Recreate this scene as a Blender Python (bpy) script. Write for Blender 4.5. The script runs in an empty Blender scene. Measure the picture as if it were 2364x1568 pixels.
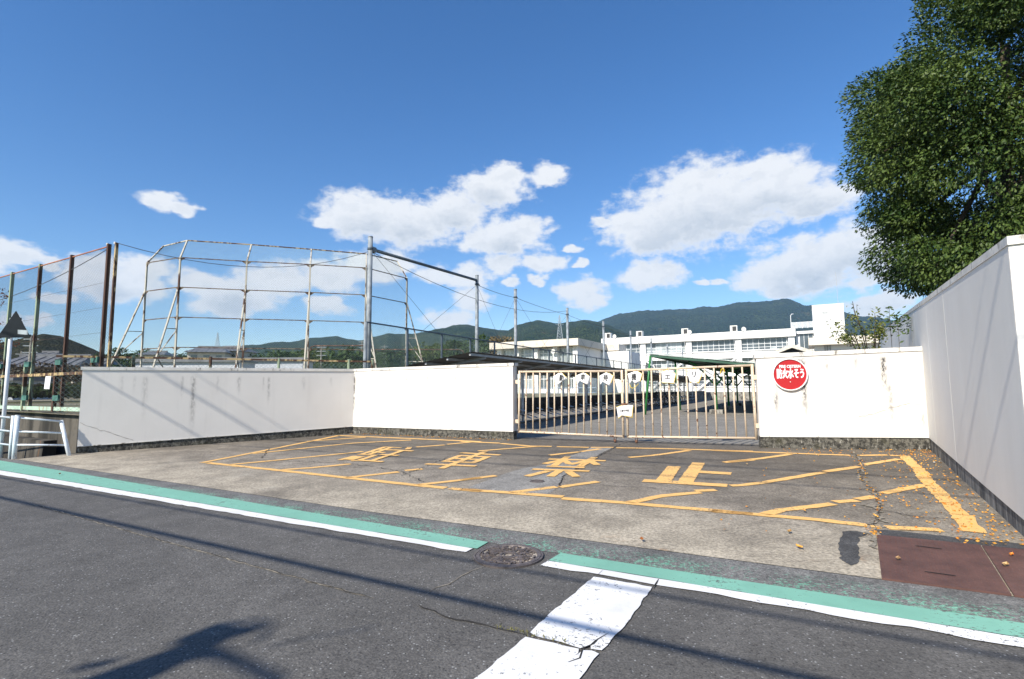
import bpy, bmesh, math, random
import numpy as np
from mathutils import Vector, Matrix
from math import sin, cos, tan, atan, atan2, radians, pi, sqrt

random.seed(7)
rng = np.random.default_rng(7)
SC = bpy.context.scene
COL = SC.collection

# ------------------------------------------------------------------ camera
K = 0.9657
F, CX, CY = 1215.0, 1182.0, 784.0
PITCH, ROLL, HC = atan(115 / 1215), 0.0064, 1.35
fwd = Vector((0, cos(PITCH), sin(PITCH)))
up0 = Vector((0, -sin(PITCH), cos(PITCH)))
rt0 = Vector((1, 0, 0))
rt = rt0 * cos(ROLL) - up0 * sin(ROLL)
upv = up0 * cos(ROLL) + rt0 * sin(ROLL)
CAMP = Vector((0, 0, HC))
cd = bpy.data.cameras.new("camera")
cd.sensor_width = 36
cd.lens = 36 * F / 2364
cd.clip_start = 0.05
cd.clip_end = 20000
cam = bpy.data.objects.new("camera", cd)
COL.objects.link(cam)
m3 = Matrix((rt, upv, -fwd)).transposed()
cam.matrix_world = Matrix.Translation(CAMP) @ m3.to_4x4()
SC.camera = cam

# ------------------------------------------------------------------ light
SUN_AZ, SUN_EL = radians(40), radians(37)       # the light travels towards +Y turned 40 degrees to +X
LD = Vector((sin(SUN_AZ) * cos(SUN_EL), cos(SUN_AZ) * cos(SUN_EL), -sin(SUN_EL)))
sl = bpy.data.lights.new("sun", 'SUN')
sl.energy = 4.0
sl.angle = radians(0.45)
sl.color = (1.0, 0.935, 0.83)
so = bpy.data.objects.new("sun", sl)
COL.objects.link(so)
so.rotation_euler = LD.to_track_quat('-Z', 'Y').to_euler()
so.location = (-20, -20, 30)
SKY_STRENGTH = 0.10
SC.view_settings.view_transform = 'Standard'
SC.view_settings.look = 'None'
SC.view_settings.gamma = 1
SC.view_settings.exposure = 0.86
SC.view_settings.use_curve_mapping = False
SC.cycles.max_bounces = 4
SC.cycles.diffuse_bounces = 2
SC.cycles.transparent_max_bounces = 6
SC.cycles.caustics_reflective = False
SC.cycles.caustics_refractive = False
SC.cycles.use_adaptive_sampling = True

def ray(px, py):
    return fwd * F + rt * (px - CX) + upv * (CY - py)

GX, GY = 0.012, 0.0175           # the forecourt and the road climb gently towards the gate
def gz(x, y, off=0.0):
    return GX * x + GY * y + off
def G(px, py, off=0.0):
    d = ray(px, py)
    t = (off - HC) / (d.z - GX * d.x - GY * d.y)
    return CAMP + d * t
def LZ(px, py, z):
    d = ray(px, py)
    return CAMP + d * ((z - HC) / d.z)
def AT(px, py, Y):
    d = ray(px, py)
    return CAMP + d * (Y / d.y)
def PL(px, py, p0, n):
    d = ray(px, py)
    return CAMP + d * ((p0 - CAMP).dot(n) / d.dot(n))
def azel(px, py):
    d = ray(px, py).normalized()
    return atan2(d.x, d.y), math.asin(d.z)
def reg(x0, y0, s):
    return lambda x, y: ((x0 + x / s) * K, (y0 + y / s) * K)
RA = reg(450, 1000, 3.377)
RB = reg(1100, 1000, 3.377)
RC = reg(1700, 1000, 3.1604)
RF = reg(0, 1000, 2.5133)
RS = reg(1000, 1240, 3.377)
RBK = reg(250, 540, 2.704)
R3 = reg(840, 540, 2.8)
R4 = reg(1220, 870, 7.88)
R5 = reg(1500, 860, 6.953)
R6 = reg(0, 700, 3.732)
R7 = reg(0, 560, 5.227)

# ------------------------------------------------------------------ node helpers
def nd(nt, typ, **kw):
    n = nt.nodes.new(typ)
    ins = kw.pop('ins', None)
    for k, v in kw.items():
        setattr(n, k, v)
    if ins:
        for k, v in ins.items():
            s = n.inputs[k]
            if hasattr(v, 'is_linked') or isinstance(v, bpy.types.NodeSocket):
                nt.links.new(v, s)
            else:
                s.default_value = v
    return n
def mth(nt, op, a, b=0.0, c=0.0, clamp=False):
    n = nt.nodes.new('ShaderNodeMath')
    n.operation = op
    n.use_clamp = clamp
    for i, v in enumerate((a, b, c)):
        if isinstance(v, bpy.types.NodeSocket):
            nt.links.new(v, n.inputs[i])
        else:
            n.inputs[i].default_value = v
    return n.outputs[0]
def vmt(nt, op, a, b=(0, 0, 0)):
    n = nt.nodes.new('ShaderNodeVectorMath')
    n.operation = op
    for i, v in enumerate((a, b)):
        if isinstance(v, bpy.types.NodeSocket):
            nt.links.new(v, n.inputs[i])
        else:
            n.inputs[i].default_value = v
    return n.outputs['Value'] if op in ('DOT_PRODUCT', 'LENGTH', 'DISTANCE') else n.outputs[0]
def sstep(nt, v, a, b, lo=0.0, hi=1.0):
    n = nt.nodes.new('ShaderNodeMapRange')
    n.interpolation_type = 'SMOOTHSTEP'
    nt.links.new(v, n.inputs[0])
    n.inputs[1].default_value, n.inputs[2].default_value = a, b
    n.inputs[3].default_value, n.inputs[4].default_value = lo, hi
    return n.outputs[0]
def mixc(nt, fac, a, b, blend='MIX'):
    n = nt.nodes.new('ShaderNodeMix')
    n.data_type = 'RGBA'
    n.blend_type = blend
    for i, v in ((0, fac), (6, a), (7, b)):
        if isinstance(v, bpy.types.NodeSocket):
            nt.links.new(v, n.inputs[i])
        else:
            n.inputs[i].default_value = v if i == 0 else (tuple(v) + (1,))[:4]
    return n.outputs[2]
def noise(nt, vec, scale, detail=3.0, rough=0.55, dim='3D'):
    n = nt.nodes.new('ShaderNodeTexNoise')
    n.noise_dimensions = dim
    nt.links.new(vec, n.inputs['Vector'])
    n.inputs['Scale'].default_value = scale
    n.inputs['Detail'].default_value = detail
    n.inputs['Roughness'].default_value = rough
    return n.outputs[0]
def voro(nt, vec, scale, feature='F1', out='Distance'):
    n = nt.nodes.new('ShaderNodeTexVoronoi')
    n.feature = feature
    nt.links.new(vec, n.inputs['Vector'])
    n.inputs['Scale'].default_value = scale
    return n.outputs[out]
def scalev(nt, vec, s):
    return vmt(nt, 'MULTIPLY', vec, s)
def new_mat(name):
    m = bpy.data.materials.new(name)
    m.use_nodes = True
    nt = m.node_tree
    b = nt.nodes['Principled BSDF']
    b.inputs['Specular IOR Level'].default_value = 0.35
    pos = nt.nodes.new('ShaderNodeNewGeometry').outputs['Position']
    return m, nt, b, pos
def bump(nt, b, h, strength=0.3, dist=0.01):
    n = nt.nodes.new('ShaderNodeBump')
    n.inputs['Strength'].default_value = strength
    n.inputs['Distance'].default_value = dist
    nt.links.new(h, n.inputs['Height'])
    nt.links.new(n.outputs[0], b.inputs['Normal'])
def setc(nt, b, c):
    if isinstance(c, bpy.types.NodeSocket):
        nt.links.new(c, b.inputs['Base Color'])
    else:
        b.inputs['Base Color'].default_value = tuple(c) + (1,)
def sm(name, col, rough=0.6, metal=0.0, var=0.25, scale=6.0, bmp=0.0, bscale=60, dirt=None, spec=0.35):
    """paint-like material: colour with slow and fine variation, optional dirt colour"""
    m, nt, b, pos = new_mat(name)
    n1 = noise(nt, pos, scale, 4)
    dark = [c * (1 - var) for c in col]
    lite = [min(1, c * (1 + var * 0.6)) for c in col]
    c = mixc(nt, sstep(nt, n1, 0.3, 0.7), dark, lite)
    if dirt:
        dcol, amt = dirt
        n2 = noise(nt, scalev(nt, pos, (1, 1, 0.35)), scale * 1.7, 5, 0.65)
        c = mixc(nt, sstep(nt, n2, 0.62 - amt * 0.25, 0.72 - amt * 0.15), c, dcol)
    setc(nt, b, c)
    b.inputs['Roughness'].default_value = rough
    b.inputs['Metallic'].default_value = metal
    b.inputs['Specular IOR Level'].default_value = spec
    if bmp:
        bump(nt, b, noise(nt, pos, bscale, 3), bmp, 0.01)
    return m

# ------------------------------------------------------------------ world: sky and fair-weather clouds
W = bpy.data.worlds.new("World")
SC.world = W
W.use_nodes = True
nt = W.node_tree
W.cycles.sampling_method = 'MANUAL'
W.cycles.sample_map_resolution = 256
bg = nt.nodes['Background']
sky = nt.nodes.new('ShaderNodeTexSky')
sky.sky_type = 'NISHITA'
sky.sun_disc = False
sky.sun_elevation = SUN_EL
sky.sun_rotation = atan2(-LD.x, -LD.y)
sky.altitude = 60
sky.air_density = 1.0
sky.dust_density = 0.15
sky.ozone_density = 2.2
bg.inputs['Strength'].default_value = SKY_STRENGTH

CL = [ # centre x, centre y, half width, half height of each puff
 (1640,470,215,92),(1545,520,150,72),(1770,440,150,68),(1465,512,75,40),(1880,462,110,42),(1690,402,120,34),(1500,555,90,35),
 (1870,612,175,62),(1985,572,115,75),(1780,640,110,34),(2060,620,70,62),(1900,660,140,22),
 (1503,632,62,44),(2030,706,90,28),(1640,648,34,10),
 (850,500,110,60),(950,515,110,60),(1050,490,85,48),(1130,440,70,56),(1160,408,55,32),(1265,404,52,25),(785,500,42,46),(745,512,30,12),
 (1165,548,100,42),(1215,528,50,34),(1105,560,50,24),(1208,608,86,26),(1215,648,50,12),(1340,672,64,27),(1365,694,46,22),
 (1322,575,14,13),(1330,608,16,14),(1385,515,16,26),(1045,738,70,26),(1080,640,62,32),(1000,636,46,24),(1090,690,54,24),
 (370,466,56,24),(425,484,48,14),(35,588,62,34),(-40,600,70,45),(112,598,30,18),(270,655,95,62),(215,610,50,36),(330,620,60,44),
 (640,650,85,42),(545,682,120,38),(470,650,55,40),(765,640,75,40),(850,618,80,38),(905,605,48,34),(760,706,62,20),(500,706,70,24),(130,690,58,16),(60,740,60,14),
 (150,620,120,12),
]
CLA = []
for (x, y, rx, ry) in CL:
    a, e = azel(x, y)
    a0, e0 = azel(x - rx, y); a1, e1 = azel(x + rx, y)
    a2, e2 = azel(x, y - ry); a3, e3 = azel(x, y + ry)
    CLA.append((a, e, abs(a1 - a0) / 2, abs(e2 - e3) / 2))
rc = random.Random(11)
for i in range(14):              # the same kind of sky goes on all the way round
    a = rc.uniform(1.35, 2 * pi - 1.35)
    e = rc.uniform(0.10, 0.42)
    w_ = rc.uniform(0.06, 0.16)
    CLA.append((a if a < pi else a - 2 * pi, e, w_, w_ * rc.uniform(0.3, 0.5)))

ASP = 2.1
g = nt
tc = nt.nodes.new('ShaderNodeTexCoord').outputs['Generated']
sx = nt.nodes.new('ShaderNodeSeparateXYZ'); nt.links.new(tc, sx.inputs[0])
az = mth(nt, 'ARCTAN2', sx.outputs[0], sx.outputs[1])
el = mth(nt, 'MULTIPLY', mth(nt, 'ARCSINE', sx.outputs[2]), ASP)
cb = nt.nodes.new('ShaderNodeCombineXYZ'); nt.links.new(az, cb.inputs[0]); nt.links.new(el, cb.inputs[1])
Pin = cb.outputs[0]
wn = nt.nodes.new('ShaderNodeTexNoise'); wn.noise_dimensions = '2D'
wn.inputs['Scale'].default_value = 13; wn.inputs['Detail'].default_value = 3; wn.inputs['Roughness'].default_value = 0.6
nt.links.new(Pin, wn.inputs['Vector'])
pw = vmt(nt, 'ADD', Pin, vmt(nt, 'MULTIPLY', vmt(nt, 'SUBTRACT', wn.outputs['Color'], (0.5, 0.5, 0.5)), (0.05, 0.07, 0)))
circ = []                        # every puff becomes one or more equal-sided discs in the stretched plane
for (a, e, ra, re) in CLA:
    E_ = re * ASP; n_ = max(1, int(round(ra / E_)))
    if n_ == 1: circ.append((a, e * ASP, (ra * E_) ** 0.5))
    else:
        for k_ in range(n_): circ.append((a + (k_ - (n_ - 1) / 2) * (2 * (ra - E_ * .7) / max(1, n_ - 1)), e * ASP, E_ * (1.0 if n_ % 2 and k_ == n_ // 2 else .92)))
def field(cs_, vec):
    acc = None
    for (a, e, r_) in cs_:
        v = mth(nt, 'MULTIPLY_ADD', vmt(nt, 'DISTANCE', vec, (a, e, 0)), -1 / r_, 1.0)
        acc = v if acc is None else mth(nt, 'SMOOTH_MAX', acc, v, 0.25)
    return mth(nt, 'MAXIMUM', acc, -1.5)
acc = field(circ, pw)
fb = noise(nt, scalev(nt, Pin, (1, .75, 1)), 30, 7, 0.62, '2D')
fb2 = noise(nt, vmt(nt, 'ADD', scalev(nt, Pin, (1, .75, 1)), (-.010, .022, 0)), 30, 4, 0.62, '2D')
d0 = mth(nt, 'ADD', mth(nt, 'MULTIPLY', mth(nt, 'ADD', acc, .15), 1.8), mth(nt, 'MULTIPLY', mth(nt, 'SUBTRACT', fb, 0.5), 2.15))
mask = sstep(nt, d0, -0.22, 0.90)
big_c = sorted([c for c in circ if c[2] > .055], key=lambda c: -c[2])[:26]
low = field([(a, e - r_ * .62, r_ * .95) for (a, e, r_) in big_c], pw)
under = sstep(nt, mth(nt, 'ADD', low, mth(nt, 'MULTIPLY', mth(nt, 'SUBTRACT', fb, .5), .9)), 0.0, .95)
relief = sstep(nt, mth(nt, 'SUBTRACT', fb2, fb), -.02, .16)
shade = mth(nt, 'ADD', mth(nt, 'MULTIPLY', under, .72), mth(nt, 'MULTIPLY', relief, .20))
shade = mth(nt, 'MULTIPLY', mth(nt, 'MINIMUM', shade, 1.0), sstep(nt, d0, .3, 1.3))
CW = 0.56 / SKY_STRENGTH
ccol = mixc(nt, shade, (CW * 0.97, CW * 0.98, CW * 1.0), (CW * 0.56, CW * 0.62, CW * 0.70))
skyc = nt.nodes.new('ShaderNodeHueSaturation')
nt.links.new(sky.outputs[0], skyc.inputs['Color'])
skyc.inputs['Hue'].default_value = 0.508
skyc.inputs['Saturation'].default_value = 1.32
skyc.inputs['Value'].default_value = 0.94
final = mixc(nt, mth(nt, 'MULTIPLY', mask, 0.96), skyc.outputs[0], ccol)
nt.links.new(final, bg.inputs['Color'])
bg0 = nt.nodes.new('ShaderNodeBackground'); bg0.inputs['Strength'].default_value = SKY_STRENGTH
nt.links.new(skyc.outputs[0], bg0.inputs['Color'])
# clouds only stand between the horizon and about 30 degrees up; elsewhere the plain sky is evaluated
inband = mth(nt, 'MULTIPLY', mth(nt, 'GREATER_THAN', sx.outputs[2], -.01), mth(nt, 'LESS_THAN', sx.outputs[2], .52))
mxs = nt.nodes.new('ShaderNodeMixShader')
nt.links.new(inband, mxs.inputs[0]); nt.links.new(bg0.outputs[0], mxs.inputs[1]); nt.links.new(bg.outputs[0], mxs.inputs[2])
nt.links.new(mxs.outputs[0], nt.nodes['World Output'].inputs['Surface'])

# ------------------------------------------------------------------ mesh helpers
class MB:
    def __init__(s):
        s.v = []; s.f = []
    def add(s, vs, fs):
        o = len(s.v)
        s.v.extend([tuple(v) for v in vs])
        s.f.extend([tuple(i + o for i in f) for f in fs])
        return s
    def hexa(s, b, t):           # four bottom and four top corners, same order
        return s.add(list(b) + list(t), [(3, 2, 1, 0), (4, 5, 6, 7), (0, 1, 5, 4), (1, 2, 6, 5), (2, 3, 7, 6), (3, 0, 4, 7)])
    def box(s, c, sz, ax=None):
        c = Vector(c); hx, hy, hz = [v / 2 for v in sz]
        if ax is None: ax = (Vector((1, 0, 0)), Vector((0, 1, 0)), Vector((0, 0, 1)))
        P = lambda i, j, k: c + ax[0] * (i * hx) + ax[1] * (j * hy) + ax[2] * (k * hz)
        return s.hexa([P(-1, -1, -1), P(1, -1, -1), P(1, 1, -1), P(-1, 1, -1)], [P(-1, -1, 1), P(1, -1, 1), P(1, 1, 1), P(-1, 1, 1)])
    def tube(s, p0, p1, r, n=8, r1=None, cap=True):
        p0 = Vector(p0); p1 = Vector(p1); d = p1 - p0
        if d.length < 1e-6: return s
        d.normalize()
        a = d.orthogonal().normalized(); b = d.cross(a)
        r1 = r if r1 is None else r1
        vs = []
        for p, rr in ((p0, r), (p1, r1)):
            for i in range(n):
                t = 2 * pi * i / n
                vs.append(p + a * (cos(t) * rr) + b * (sin(t) * rr))
        fs = [(i, (i + 1) % n, n + (i + 1) % n, n + i) for i in range(n)]
        if cap: fs += [tuple(range(n - 1, -1, -1)), tuple(range(n, 2 * n))]
        return s.add(vs, fs)
    def path(s, pts, r, n=8):
        pts = [Vector(p) for p in pts]
        rs = r if isinstance(r, (list, tuple)) else [r] * len(pts)
        vs = []; a = None
        for i, p in enumerate(pts):
            d = (pts[min(i + 1, len(pts) - 1)] - pts[max(i - 1, 0)]).normalized()
            if a is None: a = d.orthogonal().normalized()
            a = (a - d * a.dot(d)).normalized(); b = d.cross(a)
            for k in range(n):
                t = 2 * pi * k / n
                vs.append(p + a * (cos(t) * rs[i]) + b * (sin(t) * rs[i]))
        fs = []
        for i in range(len(pts) - 1):
            for k in range(n):
                fs.append((i * n + k, i * n + (k + 1) % n, (i + 1) * n + (k + 1) % n, (i + 1) * n + k))
        fs += [tuple(range(n - 1, -1, -1)), tuple(range((len(pts) - 1) * n, len(pts) * n))]
        return s.add(vs, fs)
    def poly(s, pts):
        return s.add(pts, [tuple(range(len(pts)))])
    def slab(s, pts, th, nrm=Vector((0, 0, 1))):     # polygon pts on top, thickness th below
        n = len(pts)
        lo = [Vector(p) - nrm * th for p in pts]
        return s.add(list(pts) + lo, [tuple(range(n)), tuple(range(2 * n - 1, n - 1, -1))] + [(i, n + i, n + (i + 1) % n, (i + 1) % n) for i in range(n)])
    def mesh(s, name):
        me = bpy.data.meshes.new(name)
        me.from_pydata(s.v, [], s.f)
        me.update()
        return me
def tag(o, label=None, cat=None, group=None, kind=None):
    if label: o['label'] = label
    if cat: o['category'] = cat
    if group: o['group'] = group
    if kind: o['kind'] = kind
    return o
def setparent(o, p):
    o.parent = p
    if p is not None:
        o.matrix_parent_inverse = Matrix.Translation(p['_w']).inverted() if '_w' in p else Matrix()
def link(name, me, mat=None, parent=None, smooth=False, fix=True):
    if mat is not None and len(me.materials) == 0: me.materials.append(mat)
    if smooth:
        me.polygons.foreach_set('use_smooth', [True] * len(me.polygons))
    o = bpy.data.objects.new(name, me)
    COL.objects.link(o)
    if parent is not None: setparent(o, parent)
    return o
def build(name, mb, mat, parent=None, smooth=False, normals=True):
    me = mb.mesh(name)
    if normals:
        bm = bmesh.new(); bm.from_mesh(me); bmesh.ops.recalc_face_normals(bm, faces=bm.faces); bm.to_mesh(me); bm.free()
    return link(name, me, mat, parent, smooth)
def thing(name, label, cat, loc=(0, 0, 0), group=None):
    o = bpy.data.objects.new(name, None)
    o.empty_display_size = 0.2
    COL.objects.link(o)
    o.location = loc
    o['_w'] = tuple(loc)
    return tag(o, label, cat, group)
WORLD_EMPTIES = True
def struct(name, mb, mat, parent=None, normals=True, kind='structure', smooth=False):
    o = build(name, mb, mat, parent, smooth, normals)
    if parent is None: o['kind'] = kind
    return o
def V2(p): return Vector((p[0], p[1], 0))
def flatup(me):
    pass
def sheet(mb, pts2, off):        # polygon on the sloping ground
    mb.poly([Vector((p[0], p[1], gz(p[0], p[1], off))) for p in pts2])
def strip(mb, pts, w, off, jit=0.0, seg=0.12):
    """painted strip along a polyline on the sloping ground"""
    P = [V2(p) for p in pts]
    out = []
    for i in range(len(P) - 1):
        L = (P[i + 1] - P[i]).length; k = max(1, int(L / seg))
        for j in range(k): out.append(P[i].lerp(P[i + 1], j / k))
    out.append(P[-1])
    lft = []; rgt = []
    for i, p in enumerate(out):
        d = (out[min(i + 1, len(out) - 1)] - out[max(i - 1, 0)]).normalized()
        n = Vector((-d.y, d.x, 0))
        a = w / 2 + random.uniform(-jit, jit); b = w / 2 + random.uniform(-jit, jit)
        lft.append(p + n * a); rgt.append(p - n * b)
    vs = [Vector((q.x, q.y, gz(q.x, q.y, off))) for q in lft + rgt]
    n = len(lft)
    mb.add(vs, [(n + i, n + i + 1, i + 1, i) for i in range(n - 1)])
def chain(mb, p00, p10, p11, p01, cell, r):
    """chain-link wires over a quad, as thin three-sided rods"""
    p00, p10, p11, p01 = map(Vector, (p00, p10, p11, p01))
    Wd = ((p10 - p00).length + (p11 - p01).length) / 2; H = ((p01 - p00).length + (p11 - p10).length) / 2
    nrm = (p10 - p00).cross(p01 - p00).normalized()
    S = lambda u, v: (p00 * (1 - u / Wd) + p10 * (u / Wd)) * (1 - v / H) + (p01 * (1 - u / Wd) + p11 * (u / Wd)) * (v / H)
    step = cell * sqrt(2)
    k = -H
    while k < Wd + H:
        for sgn in (1, -1):
            # line u = k + v  or  u = k + H - v
            pts = []
            if sgn == 1:
                v0, v1 = max(0, -k), min(H, Wd - k)
                if v1 > v0: pts = [(k + v0, v0), (k + v1, v1)]
            else:
                v0, v1 = max(0, k + H - Wd), min(H, k + H)
                if v1 > v0: pts = [(k + H - v0, v0), (k + H - v1, v1)]
            if pts:
                a = S(*pts[0]) + nrm * (sgn * r); b = S(*pts[1]) + nrm * (sgn * r)
                mb.tube(a, b, r, 3, cap=False)
        k += step
def textmesh(name, body, size, mat, origin, xd, yd, parent, bold=0.0, sxy=(1, 1), center=True, bend=None):
    c = bpy.data.curves.new(name, 'FONT')
    c.body = body; c.size = size; c.resolution_u = 2; c.extrude = 0.0
    c.align_x = 'CENTER' if center else 'LEFT'; c.align_y = 'CENTER'
    o = bpy.data.objects.new(name + '_c', c); COL.objects.link(o)
    dg = bpy.context.evaluated_depsgraph_get()
    me = bpy.data.meshes.new_from_object(o.evaluated_get(dg))
    bpy.data.objects.remove(o)
    bpy.data.curves.remove(c)
    me.name = name
    me.materials.clear()
    zd = xd.cross(yd).normalized()
    vs = [(v.co.x * sxy[0], v.co.y * sxy[1]) for v in me.vertices]
    fs = [tuple(p.vertices) for p in me.polygons]
    bpy.data.meshes.remove(me)
    mb = MB()                    # heavier strokes: shifted copies, each a hair in front of the last
    sh = [(0, 0)] if not bold else [(0, 0), (bold, 0), (-bold, 0), (0, bold), (0, -bold), (bold * .7, bold * .7), (-bold * .7, -bold * .7), (bold * .7, -bold * .7), (-bold * .7, bold * .7)]
    for k, (dx, dy) in enumerate(sh):
        pts = [origin + xd * (x + dx) + yd * (y + dy) + zd * (k * .00025) for x, y in vs]
        mb.add([bend(p) if bend else p for p in pts], fs)
    me = mb.mesh(name)
    return link(name, me, mat, parent)
def leafmesh(name, pts, dirs, size, mat, parent=None, aspect=0.5, jitter=0.35, kind=None, fold=0.25, nrm=None, njit=0.45):
    """one folded diamond per point: long axis along dirs plus noise"""
    n = len(pts)
    pts = np.asarray(pts, float); d = np.asarray(dirs, float) + rng.normal(0, jitter, (n, 3))
    d /= np.linalg.norm(d, axis=1)[:, None] + 1e-9
    rnd = rng.normal(0, 1, (n, 3)) if nrm is None else np.asarray(nrm, float) + rng.normal(0, njit, (n, 3))
    s = np.cross(d, rnd); s /= np.linalg.norm(s, axis=1)[:, None] + 1e-9
    nn = np.cross(d, s)
    L = np.asarray(size) * rng.uniform(0.7, 1.25, n) if np.ndim(size) == 0 else np.asarray(size)
    L = L[:, None]
    v = np.empty((n, 4, 3))
    v[:, 0] = pts - d * L * 0.5
    v[:, 1] = pts + s * L * aspect * 0.5 + nn * L * fold * 0.4
    v[:, 2] = pts + d * L * 0.5
    v[:, 3] = pts - s * L * aspect * 0.5 + nn * L * fold * 0.4
    me = bpy.data.meshes.new(name)
    me.vertices.add(n * 4); me.vertices.foreach_set('co', v.reshape(-1))
    tri = np.array([[0, 1, 2], [0, 2, 3]])
    idx = (np.arange(n)[:, None, None] * 4 + tri[None]).reshape(-1)
    me.loops.add(n * 6); me.loops.foreach_set('vertex_index', idx)
    me.polygons.add(n * 2)
    me.polygons.foreach_set('loop_start', np.arange(n * 2) * 3)
    me.update(calc_edges=True)
    me.validate()
    o = link(name, me, mat, parent)
    if kind: o['kind'] = kind
    return o
# ------------------------------------------------------------------ surface materials
def asphalt_mat(name, lo, hi, warm=(1, 1, 1), grain=1.0, stain=None, spk=1.0):
    m, nt, b, pos = new_mat(name)
    big = noise(nt, pos, 0.7, 5, 0.6)
    mid = noise(nt, pos, 6, 4, 0.6)
    fine = noise(nt, pos, 95, 3, 0.7)
    c = mixc(nt, sstep(nt, big, 0.3, 0.7), [lo * w for w in warm], [hi * w for w in warm])
    c = mixc(nt, mth(nt, 'MULTIPLY', sstep(nt, mid, 0.35, 0.75), 0.45), c, [lo * 0.72 * w for w in warm])
    c = mixc(nt, sstep(nt, fine, 0.25, 0.8), mixc(nt, 1.0, c, (0.62, 0.62, 0.62), 'MULTIPLY'), mixc(nt, 1.0, c, (1.42, 1.40, 1.36), 'MULTIPLY'))
    chip = voro(nt, pos, 62, 'F1', 'Color')
    sp = nt.nodes.new('ShaderNodeSeparateColor'); nt.links.new(chip, sp.inputs[0])
    dist = voro(nt, pos, 62)
    stone = mth(nt, 'MULTIPLY', mth(nt, 'GREATER_THAN', sp.outputs[0], 0.90), mth(nt, 'LESS_THAN', dist, 0.32))
    c = mixc(nt, mth(nt, 'MULTIPLY', stone, 0.75 * spk), c, (0.34, 0.34, 0.33))
    stone2 = mth(nt, 'MULTIPLY', mth(nt, 'LESS_THAN', sp.outputs[1], 0.12), mth(nt, 'LESS_THAN', dist, 0.35))
    c = mixc(nt, mth(nt, 'MULTIPLY', stone2, 0.6), c, (0.012, 0.012, 0.014))
    if stain:
        c = stain(nt, pos, c)
    coarse = noise(nt, pos, 38, 3, 0.7)
    c = mixc(nt, sstep(nt, coarse, 0.30, 0.70), mixc(nt, 1.0, c, (1 - .34 * grain,) * 3, 'MULTIPLY'), mixc(nt, 1.0, c, (1 + .26 * grain, 1 + .26 * grain, 1 + .24 * grain), 'MULTIPLY'))
    patchy = noise(nt, pos, 2.6, 6, 0.7)
    c = mixc(nt, sstep(nt, patchy, 0.35, 0.68), mixc(nt, 1.0, c, (1 - .20 * grain,) * 3, 'MULTIPLY'), mixc(nt, 1.0, c, (1 + .12 * grain,) * 3, 'MULTIPLY'))
    setc(nt, b, c)
    b.inputs['Roughness'].default_value = 0.82
    b.inputs['Specular IOR Level'].default_value = 0.25
    h = mth(nt, 'ADD', mth(nt, 'MULTIPLY', fine, 1.0), mth(nt, 'MULTIPLY', dist, 0.8))
    bump(nt, b, h, 0.55, 0.006)
    return m

# road frame: r runs along the road (towards the left of the picture), nR across it, away from the camera
e0 = G(0, 1096); e1 = G(2364, 1497)
rdir = V2(e0 - e1).normalized()
nR = Vector((-rdir.y, rdir.x, 0))
if nR.y < 0: nR = -nR
def lat(p): return p[0] * nR.x + p[1] * nR.y
def alo(p): return p[0] * rdir.x + p[1] * rdir.y
def RP(s, l): return (rdir * s + nR * l)
lotA = G(*RF(110, 250)); lotB = G(*RF(2260, 570)); lotC = G(*reg(1600, 1250, 2.7877)(1400, 380))

def stain_lot(nt, pos, c):
    d = mth(nt, 'ADD', mth(nt, 'ADD', vmt(nt, 'DOT_PRODUCT', pos, tuple(nR)), 0.0), mth(nt, 'MULTIPLY', noise(nt, pos, 0.9, 4), 1.6))
    lq = lat(lotB)
    pale = sstep(nt, d, lq + 3.0, lq + 1.0)
    c = mixc(nt, mth(nt, 'MULTIPLY', pale, 0.7), c, (0.48, 0.42, 0.325))
    wn_ = noise(nt, scalev(nt, pos, (0.8, 0.8, 1)), 1.3, 6, 0.7)
    c = mixc(nt, mth(nt, 'MULTIPLY', sstep(nt, wn_, 0.55, 0.75), 0.5), c, (0.40, 0.37, 0.31))
    damp = noise(nt, pos, 0.55, 5, 0.65)
    c = mixc(nt, mth(nt, 'MULTIPLY', sstep(nt, damp, 0.48, 0.68), 0.55), c, (0.115, 0.100, 0.082))
    far = sstep(nt, d, lq + 2.8, lq + 5.6)
    c = mixc(nt, mth(nt, 'MULTIPLY', far, 0.72), c, (0.105, 0.092, 0.076))
    sx_ = nt.nodes.new('ShaderNodeSeparateXYZ'); nt.links.new(pos, sx_.inputs[0])
    rust = mth(nt, 'MULTIPLY', sstep(nt, noise(nt, pos, 3.1, 5, 0.7), 0.58, 0.7), sstep(nt, d, lq + 1.3, lq + 0.5))
    c = mixc(nt, mth(nt, 'MULTIPLY', mth(nt, 'MULTIPLY', rust, sstep(nt, sx_.outputs[0], 0.2, 1.2)), 0.55), c, (0.38, 0.19, 0.07))
    return c
def stain_shoulder(nt, pos, c):
    d = vmt(nt, 'DOT_PRODUCT', pos, tuple(nR))
    lg = lat(G(1120, 1250))
    band = mth(nt, 'MULTIPLY', sstep(nt, d, lg + 0.34, lg + 0.10), 0.75)
    n = mth(nt, 'MULTIPLY', noise(nt, pos, 42, 4, 0.75), mth(nt, 'ADD', 0.62, mth(nt, 'MULTIPLY', noise(nt, pos, 3.2, 3), 0.75)))
    mk = sstep(nt, n, 0.53, 0.58)
    return mixc(nt, mth(nt, 'MULTIPLY', mk, band), c, (0.17, 0.46, 0.32))
M_ROAD = asphalt_mat('road_asphalt', 0.105, 0.13, (1.04, 1.0, 0.95), grain=.55)
M_SHOULDER = asphalt_mat('shoulder_asphalt', 0.15, 0.20, (1.02, 1.0, 0.97), stain=stain_shoulder)
M_LOT = asphalt_mat('worn_forecourt', 0.21, 0.29, (1.14, 1.0, 0.82), grain=1.1, stain=stain_lot)
M_YARD = asphalt_mat('schoolyard_asphalt', 0.23, 0.28, (1.06, 1.0, 0.90), grain=.7, spk=0.4)
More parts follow.
